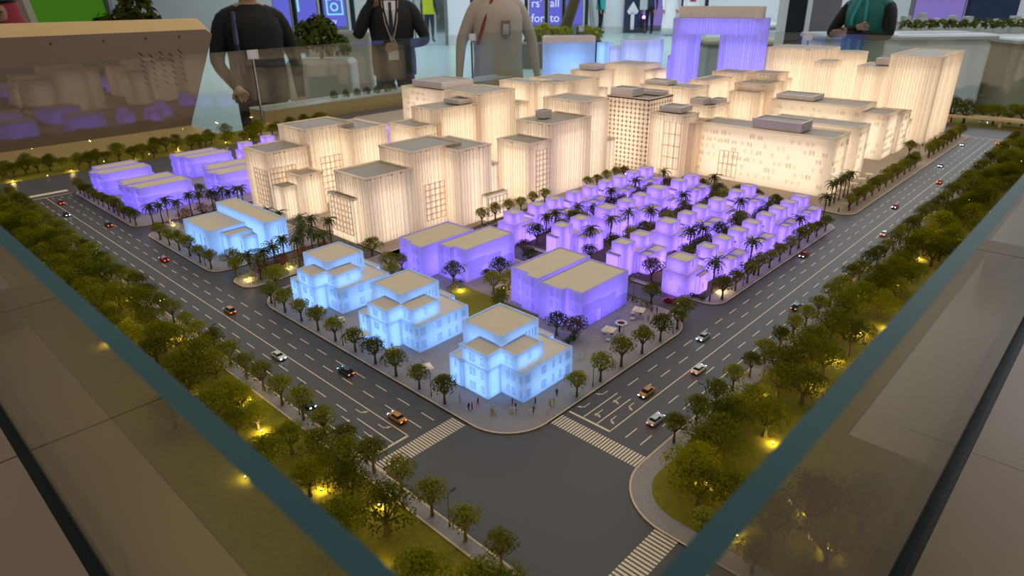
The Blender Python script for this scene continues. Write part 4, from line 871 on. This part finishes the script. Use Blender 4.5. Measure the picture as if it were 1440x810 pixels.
# planter bed beyond the far glass
t = thing('planter_bed', 'long tan planter box with white rim behind the far glass', 'planter', W(72, 105.4, 0))
MB().box(-29, 0, FLOOR, 40, 6, 2.7).build('box', 'tan', t); MB().box(-29, -.1, 2.7, 40, .5, 2.95).box(-29, 5.5, 2.7, 40, 6.1, 2.95).build('rim', 'white', t); MB().box(-29, .5, 2.6, 40, 5.5, 2.75).build('pebbles', 'lightgrey', t)
bush = leaves([(0, 0, .75, .8), (.35, .2, 1.2, .55), (-.3, -.1, 1.25, .55), (0, .1, 1.6, .4)], 420, .12, random.Random(9)).mesh('bush', 'leaf_dark')
for i in range(13):
    tag(link('bush', bush, None, W(60 + 2.6 * i, 107.2 + J(.6), 2.75), J(3)), 'small dark bush in the tan planter box, %s from the left' % ordinal(i), 'bush', 'bushes in the planter box')
# back wall with glazing bays, displays and signs
wb = hbox(-22, 0, 0, -2.95, .3, 7).build('wall_back', 'lightgrey', k=1); wb.location = hall(0, 29); wb.rotation_euler.z = HROT; struct(wb, 'pale back wall of the hall')
wb2 = hbox(-1.9, 0, 0, 26, .3, 7).build('wall_back', 'white', k=1); wb2.location = hall(0, 29); wb2.rotation_euler.z = HROT; struct(wb2, 'white back wall of the hall')
wo = hbox(-5, 0, 0, 1, .2, 6).build('wall_outside', 'lightgrey', k=1); wo.location = hall(0, 33); wo.rotation_euler.z = HROT; struct(wo, 'pale wall seen through the glass door')
def display(label, r0, r1, f, z0, z1, mat='screen', group='violet display screens'):
    t = hthing('display_screen', label, 'screen', (r0 + r1) / 2, f, 0, 0, group); w = (r1 - r0) / 2
    hbox(-w, 0, 0, w, .08, z1 + .05).build('cabinet', 'grey', t, k=1); hbox(-w + .03, -.02, z0, w - .03, 0, z1).build('panel', mat, t, k=1)
    return t
def glyphs(t, txt, x, z, size, mat, name='lettering', y=-.03):
    cu = bpy.data.curves.new(name, 'FONT'); cu.body = txt; cu.size = size; cu.extrude = .004; cu.materials.append(M[mat])
    o = bpy.data.objects.new(name, cu); C.objects.link(o)
    me = bpy.data.meshes.new_from_object(o.evaluated_get(bpy.context.evaluated_depsgraph_get())); bpy.data.objects.remove(o)
    o = link(name, me, t, (x, y, z)); o.rotation_euler = (PI / 2, 0, 0); return o
display('narrow violet display left of the wide bush', -6.55, -6.05, 20, .7, 2.8)
t = display('violet display with faint emblem behind the bush', -5.9, -5.3, 20, .7, 2.8)
hbox(-.25, -.04, 1.1, -.2, -.02, 1.75).build('pale_bar', 'cyan', t, k=1)
t = display('violet display with cyan camera icon above the bush', -5.15, -4.5, 20, .7, 2.8)
fr = MB()
for a0, b0, a1, b1 in ((-.22, 1.0, .24, 1.04), (-.22, 1.0, -.18, 1.42), (.2, 1.0, .24, 1.42), (-.22, 1.38, -.1, 1.42), (.1, 1.38, .24, 1.42), (-.1, 1.38, -.07, 1.5), (.07, 1.38, .1, 1.5), (-.1, 1.47, .1, 1.5)): fr.box(a0, -.04, b0, a1, -.02, b1)
fr.build('icon_frame', 'cyan', t, k=1)
rg = MB(); ri = [(.07 * math.cos(2 * PI * k / 24), .07 * math.sin(2 * PI * k / 24)) for k in range(24)]; ro = [(.115 * math.cos(2 * PI * k / 24), .115 * math.sin(2 * PI * k / 24)) for k in range(24)]
rg.add([(x, -.03, 1.21 + z) for x, z in ro] + [(x, -.03, 1.21 + z) for x, z in ri], [(i, (i + 1) % 24, 24 + (i + 1) % 24, 24 + i) for i in range(24)]); rg.build('icon_lens', 'cyan', t, k=1)
glyphs(t, 'try', -.2, .78, .2, 'letter')
t = display('violet display with white letters right of the ivory robe', .75, 1.3, 26, .4, 2.8); glyphs(t, "rs'", -.2, 1.0, .4, 'letter'); glyphs(t, 'for', -.2, .5, .4, 'letter')
t = display('violet display with white letters left of the leaning trunk', 1.45, 1.95, 26, .4, 2.8); glyphs(t, 'all', -.2, 1.0, .4, 'letter'); glyphs(t, 'to', -.2, .5, .4, 'letter')
t = display('violet display partly behind the leaning trunk', 2.05, 2.7, 26, .4, 2.8); glyphs(t, 'lo', -.25, .6, .4, 'letter')
display('violet display behind the far white robe', 5.2, 6.6, 28.5, .2, 2.8, 'screen_dim')
for r, f in ((-6.0, 20.2), (-5.22, 20.2), (-4.38, 20.2), (1.38, 26.2), (2.0, 26.2), (.65, 26.2), (2.85, 26.2), (5.1, 27.6), (6.7, 27.6), (7.6, 27.6)):
    o = hbox(-.06, -.06, 0, .06, .06, 5).build('trim_mullion', 'metal', k=1); o.location = hall(r, f); o.rotation_euler.z = HROT; struct(o)
t = hthing('navy_sign', 'dark navy sign with a white arrow pointing up', 'sign', 4.75, 27.4)
hbox(-.32, 0, 0, .32, .1, 2.6).build('board', 'navy', t, k=1)
MB().add([(-.07, -.02, .12), (.07, -.02, .12), (.07, -.02, .75), (-.07, -.02, .75), (0, -.02, 1.12), (-.22, -.02, .78), (-.16, -.02, .68), (.16, -.02, .68), (.22, -.02, .78)], [(0, 1, 2, 3), (4, 5, 6, 7, 8)]).build('arrow', 'whitecloth', t, k=1)
glyphs(t, 'Swan', -.27, 1.25, .24, 'whitecloth'); glyphs(t, 'the', -.2, 1.5, .24, 'whitecloth')
t = hthing('navy_sign', 'dark navy sign half hidden behind the ivory robe', 'sign', -1.0, 23.5); hbox(-.3, 0, 0, .4, .1, 3).build('board', 'navy', t, k=1); glyphs(t, 'S', -.22, .9, .3, 'whitecloth')
t = hthing('partition_panel', 'white partition panel left of the arrow sign', 'partition', 4.0, 27.6); MB().add([(-.7, 0, 3), (.42, 0, 3), (.42, 0, 0), (-.25, 0, 0), (-.7, .15, 3), (.42, .15, 3), (.42, .15, 0), (-.25, .15, 0)], [(0, 3, 2, 1), (4, 5, 6, 7), (0, 4, 7, 3), (1, 2, 6, 5), (0, 1, 5, 4), (3, 7, 6, 2)]).build('panel', 'white', t, k=1)
t = hthing('slanted_column', 'pale slanted steel column beside the turquoise vest', 'column', 3.05, 27.2); MB().tube([(.2, 0, 0), (-.35, 0, 4)], .09, 8).build('strut', 'lightgrey', t, k=1); MB().tube([(-.35, 0, 0), (-.35, 0, 4)], .12, 8).build('strut', 'lightgrey', t, k=1)
# glass door bay
t = struct(thing('door_1', 'tall glass door beside the dark suit', 'door', hall(-2.42, 22.4), HROT)); del t['category']
for x0, x1 in ((-.55, -.5), (.42, .5)): hbox(x0, -.04, 0, x1, .04, 4).build('door_frame', 'grey', t, k=1)
hbox(-.5, -.01, 0, .42, .01, 4).build('pane', 'glass', t, k=1)
o = hbox(-1.9, 0, 0, -1.2, .3, 6).build('wall_pier', 'white', k=1); o.location = hall(0, 22.4); o.rotation_euler.z = HROT; struct(o)
# planting in the hall
def leafy(label, r, f, z0, blobs, n, size, mat, box=None, boxmat='lightgrey', cat='plant', group=None):
    t = hthing('potted_bush', label, cat, r, f, 0, 0, group)
    if box: rbox(-box[0], -box[1], 0, box[0], box[1], z0, .04).build('planter', boxmat, t, k=1)
    MB().tube([(0, 0, z0 - .05), (.02, 0, z0 + .25)], .02, 5).build('stem', 'bark', t, k=1)
    leaves([(a, b, z0 + c, d) for a, b, c, d in blobs], n, size, random.Random(int(r * 10 + f))).build('foliage', mat, t, k=1)
leafy('dense green bush in a pale planter between the dark suits', -1.85, 6.9, 1.0, [(0, 0, .16, .17), (-.17, 0, .12, .13), (.17, 0, .1, .13), (0, .05, .28, .12), (.1, -.05, .26, .1), (-.12, 0, .25, .1)], 900, .032, 'leaf_dark', (.32, .18))
t = hthing('partition_panel', 'pale grey low partition right of the green bush', 'partition', -1.75, 7.6); rbox(-.45, -.06, 0, .27, .06, 1.22).build('panel', 'lightgrey', t, k=1)
leafy('yellow flowering bush beside the ivory robe', .78, 15.5, .55, [(0, 0, .15, .22), (.3, 0, .1, .18), (-.25, 0, .05, .18)], 700, .045, 'leaf_light', (.5, .25), 'taupe')
leafy('yellow green planting at the foot of the leaning trunk', 1.55, 16.2, .55, [(-.25, 0, .1, .16), (.2, 0, .1, .18), (.45, 0, .08, .15)], 500, .045, 'leaf_light', (.55, .25), 'navy')
t = hthing('leaning_tree', 'dark leaning tree trunk in the planter', 'tree', 1.2, 16.8, 0); MB().tube([(0, 0, 0), (.12, 0, .7), (.5, 0, 1.8), (.8, 0, 3)], [.16, .14, .12, .1], 8).build('trunk', 'bark', t, k=1); leaves([(.8, 0, 3.2, .7), (.2, 0, 3.0, .5), (1.3, 0, 3.0, .5)], 700, .08, random.Random(3)).build('foliage', 'leaf_dark', t, k=1)
for r, f in ((.95, 15.2), (2.3, 26.4), (5.15, 27.2), (6.55, 27.2)):
    t = hthing('floor_uplight', 'violet glowing uplight %s' % {.95: 'beside the yellow flowers', 2.3: 'under the slanted column', 5.15: 'beside the navy sign', 6.55: 'right of the far white robe'}[r], 'uplight', r, f, 0, 0, 'violet uplights'); MB().lathe([(.05, 0), (.05, .52)], 8).build('stand', 'metal', t, k=1); MB().lathe([(.02, .5), (.06, .54), (.05, .6), (.02, .62)], 10).build('lens', 'uplight', t, k=1)
leafy('dark shrub above the display desk', -3.3, 6.2, 1.15, [(0, 0, .18, .17), (.17, 0, .15, .15), (-.17, 0, .15, .15), (.1, 0, .33, .14)], 800, .035, 'leaf_dark', (.3, .2))
leafy('pale flowering sprig above the display desk at the left edge', -4.35, 5.3, 1.3, [(0, 0, .1, .12), (-.1, 0, .02, .1)], 260, .03, 'leaf_dark', (.15, .15))
t = hthing('partition_panel', 'beige partition wall at the upper left', 'partition', -4.85, 6.6); MB().add([(-1.6, 0, 3), (.25, 0, 3), (.62, 0, 0), (-1.6, 0, 0), (-1.6, .1, 3), (.25, .1, 3), (.62, .1, 0), (-1.6, .1, 0)], [(0, 3, 2, 1), (4, 5, 6, 7), (1, 2, 6, 5), (0, 1, 5, 4), (0, 4, 7, 3)]).build('panel', 'sand', t, k=1)
t = hthing('display_screen', 'bright green leaf picture display at the upper left', 'screen', -5.3, 8.6, 0, 0, 'violet display screens'); hbox(-.55, 0, 0, .55, .08, 2.6).build('cabinet', 'grey', t, k=1); hbox(-.5, -.02, .7, .5, 0, 2.5).build('panel', 'leafpic', t, k=1)
b = MB()
for i in range(9):
    x = -.48 + .105 * i; b.add([(x, -.04, 1.0), (x + .16, -.04, 1.4), (x + .1, -.04, 1.9), (x - .04, -.04, 1.4)], [(0, 1, 2, 3)])
b.build('leaf_print', emit('display_lime', (.04, .13, .008), 1.0), t, k=1)
# right side: totems, counters, screens
t = hthing('info_totem', 'dark glass totem with white edges behind the arch', 'totem', 3.62, 9.0); hbox(-.12, 0, 0, .12, .12, 3).build('screen', 'metal', t, k=1)
for s in (-1, 1): hbox(s * .15 - .03, -.02, 0, s * .15 + .03, .14, 3).build('edge_strip', 'white', t, k=1)
t = hthing('info_totem', 'grey totem panel right of the dark glass totem', 'totem', 4.02, 9.1); hbox(-.2, 0, 0, .2, .14, 3).build('panel', 'grey', t, k=1)
def counter(label, r0, r1, f0, f1, h, mats=('white', 'lightgrey'), group='exhibition counters'):
    t = hthing('counter', label, 'counter', (r0 + r1) / 2, f0, 0, 0, group); w = (r1 - r0) / 2
    rbox(-w, 0, 0, w, f1 - f0, h - .05, .06).build('body', mats[0], t, k=1); rbox(-w - .03, -.03, h - .05, w + .03, f1 - f0 + .03, h, .02).build('top', mats[1], t, k=1); return t
counter('low white counter behind the arch', 4.3, 6.0, 13, 14, .95); counter('white counter with sand top behind the totems', 3.0, 4.3, 10.6, 11.4, .85, ('lightgrey', 'sand'))
counter('white cabinet beside the folded arms', 3.5, 4.05, 7.9, 8.4, 1.1)
counter('white exhibition counter carrying a small model', 4.2, 5.25, 7.6, 8.8, 1.1); counter('taupe faced counter at the right edge', 5.4, 6.9, 7.4, 8.6, 1.06, ('sand', 'lightgrey'))
counter('white counter behind the folded arms', 4.6, 5.6, 11.0, 12.0, 1.0, ('white', 'sand'))
for i in range(14):
    x = 4.5 + .17 * i; o = MB().box(-.06, -.09, 0, .06, .09, .07 + .03 * (i % 3)).box(-.035, -.05, .07, .035, .05, .13 + .03 * (i % 3)).build('model_block', 'lightgrey', k=1); o.location = hall(x, 8.4 - .02 * i, 1.1 if x < 5.27 else 1.06); o.rotation_euler.z = HROT; tag(o, 'tiny grey block of the second model, %s from the left' % ordinal(i), 'model block', 'blocks of the second model')
o = leaves([(.13 * i, 0, .03, .06) for i in range(15)], 700, .025, random.Random(2)).build('hedge', 'leaf_dark', k=1); o.location = hall(4.45, 7.95, 1.15); o.rotation_euler.z = HROT; tag(o, 'low green hedge strip on the second model', 'hedge', 'low hedges')
display('broad lilac lit display at the upper right', 5.75, 6.5, 10.2, 1.0, 3.0, 'screen_dim'); t = hthing('display_screen', 'dark navy display at the upper right', 'screen', 6.85, 10.1, 0, 0, 'violet display screens'); hbox(-.34, 0, .9, .34, .1, 3).build('panel', 'navy', t, k=1); hbox(-.3, .02, 0, .3, .1, .9).build('stand', 'grey', t, k=1)
t = hthing('slanted_column', 'white slanted column at the upper right edge', 'column', 7.35, 10.3); hbox(-.1, 0, 0, .1, .2, 4).build('strut', 'white', t, k=1)
# ------------------------------------------------------------------ people in the hall
def person(label, r, f, rz, arms, cloth, legs=None, robe=False, h=1.74, hairc='hair', sleeves=None, head=True):
    t = hthing('person', label, 'person', r, f, 0, rz, 'visitors in the hall'); k = h / 1.74
    J_ = {}; E2 = []
    def add(n, p, rad, par=None): J_[n] = (p, rad); (E2.append((par, n)) if par else None)
    add('pelvis', (0, 0, .96), (.155, .115)); add('waist', (0, 0, 1.12), (.15, .11), 'pelvis'); add('chest', (0, 0, 1.32), (.175, .125), 'waist'); add('collar', (0, .01, 1.43), (.12, .09), 'chest'); add('neck', (0, .0, 1.50), (.055, .055), 'collar')
    add('jaw', (0, -.015, 1.57), (.07, .08), 'neck'); add('brow', (0, -.01, 1.65), (.078, .095), 'jaw'); add('crown', (0, 0, 1.72), (.06, .075), 'brow')
    for s, nm in ((-1, 'r'), (1, 'l')):
        A = arms[nm]
        add('sh' + nm, (s * .185, .01, 1.40), (.075, .075), 'collar'); add('el' + nm, A[0], (.052, .052), 'sh' + nm); add('wr' + nm, A[1], (.034, .034), 'el' + nm)
        d = (Vector(A[1]) - Vector(A[0])).normalized(); side = d.cross(Vector((0, 1, .2))).normalized(); pal = Vector(A[1]) + d * .07
        add('pm' + nm, tuple(pal), (.038, .026), 'wr' + nm)
        dn = d.cross(side).normalized()
        for i, (o, ln) in enumerate(((-.03, .07), (-.01, .085), (.01, .08), (.03, .062))):
            q = pal + side * o + d * .035; add('f%d' % i + nm, tuple(q), (.010, .010), 'pm' + nm); add('g%d' % i + nm, tuple(q + d * ln * .6 + dn * .012), (.009, .009), 'f%d' % i + nm); add('h%d' % i + nm, tuple(q + d * ln * .9 + dn * .035), (.008, .008), 'g%d' % i + nm)
        q = pal - side * .045 - d * .02; add('t' + nm, tuple(q), (.011, .011), 'pm' + nm); add('u' + nm, tuple(q - side * .022 + d * .04 + dn * .01), (.009, .009), 't' + nm)
        add('hip' + nm, (s * .09, 0, .90), (.105, .105), 'pelvis'); add('kn' + nm, (s * .10, -.01, .50), (.068, .068), 'hip' + nm); add('an' + nm, (s * .105, .03, .09), (.046, .046), 'kn' + nm); add('to' + nm, (s * .12, -.13, .04), (.045, .035), 'an' + nm)
    names = list(J_); me = bpy.data.meshes.new('body'); me.from_pydata([tuple(c * k for c in J_[n][0]) for n in names], [(names.index(a), names.index(b)) for a, b in E2], [])
    o = bpy.data.objects.new('body_tmp', me); C.objects.link(o)
    md = o.modifiers.new('skin', 'SKIN'); md.use_smooth_shade = True; o.modifiers.new('sub', 'SUBSURF').levels = 1
    for i, n in enumerate(names): me.skin_vertices[0].data[i].radius = tuple(c * k for c in J_[n][1]); me.skin_vertices[0].data[i].use_root = (n == 'pelvis')
    dg = bpy.context.evaluated_depsgraph_get(); fin = bpy.data.meshes.new_from_object(o.evaluated_get(dg)); bpy.data.objects.remove(o)
    fin.materials.clear()
    for mm in (cloth, legs or cloth, 'skin', 'gap', sleeves or cloth): fin.materials.append(M[mm])
    wr = [Vector(J_['wr' + n][0]) * k for n in 'rl']; el = [Vector(J_['el' + n][0]) * k for n in 'rl']; pm = [Vector(J_['pm' + n][0]) * k for n in 'rl']
    sh = [Vector(J_['sh' + n][0]) * k for n in 'rl']; bones = [(sh[i] + (el[i] - sh[i]) * .25, el[i]) for i in (0, 1)] + [(el[i], wr[i]) for i in (0, 1)]
    def seg(c, a, b): d = b - a; u = max(0, min(1, (c - a).dot(d) / d.length_squared)); return (c - a - d * u).length
    for p in fin.polygons:
        c = p.center; p.use_smooth = True
        if c.z > 1.49 * k and abs(c.x) < .13 and abs(c.y) < .14: p.material_index = 2
        elif any(seg(c, a, b) < .05 * k for a, b in bones): p.material_index = 4
        elif min((c - pm[0]).length, (c - pm[1]).length) < .13 * k and any((c - wr[i]).dot(wr[i] - el[i]) > 0 for i in (0, 1)): p.material_index = 2
        elif c.z < .09 * k: p.material_index = 3
        elif any(seg(c, a, b) < .085 * k for a, b in bones): p.material_index = 4
        elif c.z < .97 * k: p.material_index = 1
    link('body', fin, t)
    fb = MB()       # eyes, nose, mouth, ears
    for s in (-1, 1): fb.cur = 1; fb.lathe([(.004, 1.645), (.012, 1.652), (.004, 1.659)], 6, s * .032, -.098)
    fb.cur = 0; fb.add([(0, -.128, 1.615), (-.016, -.098, 1.61), (.016, -.098, 1.61), (0, -.1, 1.655)], [(0, 1, 2), (0, 3, 1), (0, 2, 3)])
    for s in (-1, 1): fb.lathe([(.006, 1.60), (.016, 1.62), (.016, 1.645), (.006, 1.665)], 6, s * .082, 0, .6, 1)
    fb.cur = 1; fb.box(-.025, -.1, 1.578, .025, -.092, 1.584)
    fb.build('face', ['skin', 'hair'], t, k=k)
    if head and hairc: MB().lathe([(.088, 1.63), (.094, 1.67), (.085, 1.72), (.05, 1.755), (.01, 1.765)], 14, 0, .018, 1, 1.14).build('hair', hairc, t, k=k, smooth=True)
    if robe: MB().lathe([(.27, .05), (.26, .3), (.235, .7), (.215, .95), (.215, 1.15), (.225, 1.3), (.20, 1.40), (.12, 1.46), (.075, 1.49)], 24, 0, 0, 1, .72).build('robe', cloth, t, k=k, smooth=True)
    return t, k
DOWN = {'r': ((-.25, .03, 1.12), (-.27, -.04, .88)), 'l': ((.25, .03, 1.12), (.27, -.04, .88))}
def jacket(t, k, mat='suit', tie='navy', lap=True):
    MB().lathe([(.19, .86), (.195, 1.0), (.185, 1.15), (.205, 1.32), (.19, 1.40), (.12, 1.455), (.08, 1.48)], 22, 0, 0, 1, .74).build('jacket', mat, t, k=k, smooth=True)
    MB().add([(-.05, -.105, 1.47), (.05, -.105, 1.47), (-.045, -.152, 1.40), (.045, -.152, 1.40), (0, -.168, 1.16)], [(0, 2, 3, 1), (2, 4, 3)]).build('shirt', 'whitecloth', t, k=k)
    MB().add([(-.014, -.112, 1.46), (.014, -.112, 1.46), (-.013, -.157, 1.40), (.013, -.157, 1.40), (.02, -.17, 1.25), (0, -.175, 1.18), (-.02, -.17, 1.25)], [(0, 2, 3, 1), (2, 6, 5, 4, 3)]).build('necktie', tie, t, k=k)
def lanyard(t, k, mat, z, badge=None):
    MB().tube([(-.07, -.09, 1.47), (-.05, -.165, 1.3), (0, -.175, z)], .006, 5).tube([(.07, -.09, 1.47), (.05, -.165, 1.3), (0, -.175, z)], .006, 5).build('lanyard', mat, t, k=k)
    if badge: MB().box(-.045, -.185, z - .13, .045, -.175, z).build('badge', badge, t, k=k)
p, k = person('person in a black suit and backpack standing behind the left glass post', -1.80, 5.0, .5, {'r': ((-.27, -.02, 1.13), (-.2, -.2, 1.0)), 'l': ((.27, .04, 1.13), (.25, -.08, .9))}, 'black', 'black', h=1.78)
MB().lathe([(.19, .86), (.195, 1.0), (.185, 1.15), (.205, 1.32), (.19, 1.40), (.12, 1.455), (.08, 1.48)], 22, 0, 0, 1, .74).build('jacket', 'black', p, k=k, smooth=True); MB().box(-.15, .13, 1.02, .15, .30, 1.42).build('backpack', 'black', p, k=k); MB().tube([(-.13, -.13, 1.05), (-.14, -.165, 1.25), (-.12, -.08, 1.44), (-.12, .1, 1.42)], .018, 6).build('strap', 'navy', p, k=k)
p, k = person('person in a charcoal suit with lanyard holding a phone to the ear', -1.06, 6.45, .15, {'r': ((-.30, -.10, 1.18), (-.15, -.12, 1.48)), 'l': ((.30, -.05, 1.14), (.06, -.24, 1.12))}, 'suit', 'navy', h=1.8)
jacket(p, k); lanyard(p, k, 'sand', 1.13, 'whitecloth'); MB().box(-.115, -.12, 1.53, -.10, -.06, 1.67).build('phone', 'gap', p, k=k)
p, k = person('person in an ivory robe with a badge on the chest', -.10, 6.45, .2, {'r': ((-.32, .02, 1.12), (-.36, -.08, .86)), 'l': ((.31, .02, 1.12), (.34, -.04, .86))}, 'thobe', robe=True, h=1.82)
MB().box(.0, -.185, 1.17, .075, -.172, 1.29).build('badge', 'taupe', p, k=k); MB().box(.012, -.188, 1.18, .063, -.18, 1.265).build('badge_card', 'lightgrey', p, k=k); MB().tube([(-.05, -.09, 1.48), (-.13, -.13, 1.30), (-.2, -.1, 1.1)], .012, 5).build('scarf_edge', 'red', p, k=k)
p, k = person('person with folded arms in a green vest over black sleeves', 3.42, 6.8, -.9, {'r': ((-.28, -.12, 1.14), (.0, -.21, 1.21)), 'l': ((.28, -.12, 1.14), (.0, -.26, 1.16))}, 'teal', 'navy', h=1.76, sleeves='black')
MB().lathe([(.20, .86), (.2, 1.0), (.19, 1.15), (.205, 1.32), (.19, 1.40), (.12, 1.455), (.08, 1.48)], 22, 0, 0, 1, .76).build('vest', 'teal', p, k=k, smooth=True); MB().tube([(-.03, -.12, 1.45), (-.06, -.165, 1.3), (-.04, -.17, .95)], .014, 5).tube([(.03, -.12, 1.45), (.06, -.165, 1.3), (.04, -.17, .95)], .014, 5).build('vest_trim', 'teal_light', p, k=k)
p, k = person('distant person in a turquoise vest seen from the side', 3.48, 27.0, 1.2, DOWN, 'black', 'black', sleeves='black'); MB().lathe([(.21, .86), (.2, 1.15), (.21, 1.32), (.12, 1.455)], 16, 0, 0, 1, .8).build('vest', 'teal_light', p, k=k)
p, k = person('distant person in dark clothes with a pale bag beside the arrow sign', 5.25, 26.6, -.6, DOWN, 'navy', 'black'); MB().box(-.33, -.2, .85, -.05, -.12, 1.35).build('bag', 'lightgrey', p, k=k)
p, k = person('distant person in a white robe with red head scarf', 5.75, 25.6, .4, DOWN, 'whitecloth', robe=True, h=1.8, hairc='red'); MB().lathe([(.16, 1.3), (.13, 1.5), (.11, 1.62), (.10, 1.74), (.03, 1.79)], 14, 0, .02).build('head_scarf', 'red', p, k=k)
p, k = person('distant person in a rose head scarf left of the arch', 6.55, 25.8, .2, DOWN, 'whitecloth', robe=True, h=1.7, hairc='red'); MB().lathe([(.2, 1.15), (.16, 1.4), (.12, 1.6), (.10, 1.70), (.03, 1.75)], 14, 0, .02).build('head_scarf', 'red', p, k=k)
p, k = person('distant person in a yellow safety vest beyond the glass door', -2.62, 23.7, 2.8, DOWN, 'navy', 'navy'); MB().lathe([(.22, .88), (.21, 1.15), (.22, 1.32), (.12, 1.46)], 16, 0, 0, 1, .8).build('vest', 'yellow', p, k=k)
p, k = person('person in a red checked head scarf sitting behind the display desk', -3.52, 5.0, .3, DOWN, 'whitecloth', robe=True, h=1.58, hairc=None); MB().lathe([(.22, 1.38), (.16, 1.52), (.12, 1.62), (.11, 1.72), (.06, 1.77), (.01, 1.78)], 16, 0, .045, 1, .95).build('head_scarf', 'red', p, k=k, smooth=True); MB().lathe([(.105, 1.715), (.112, 1.73), (.105, 1.745)], 16, 0, .03, 1, 1).build('head_cord', 'gap', p, k=k)
person('distant dark haired person behind the green bush', -3.3, 9.2, .4, DOWN, 'lightgrey', 'navy', h=1.6)
person('distant person in black beside the low counter', 5.95, 14.6, .3, DOWN, 'black', 'black', h=1.75)
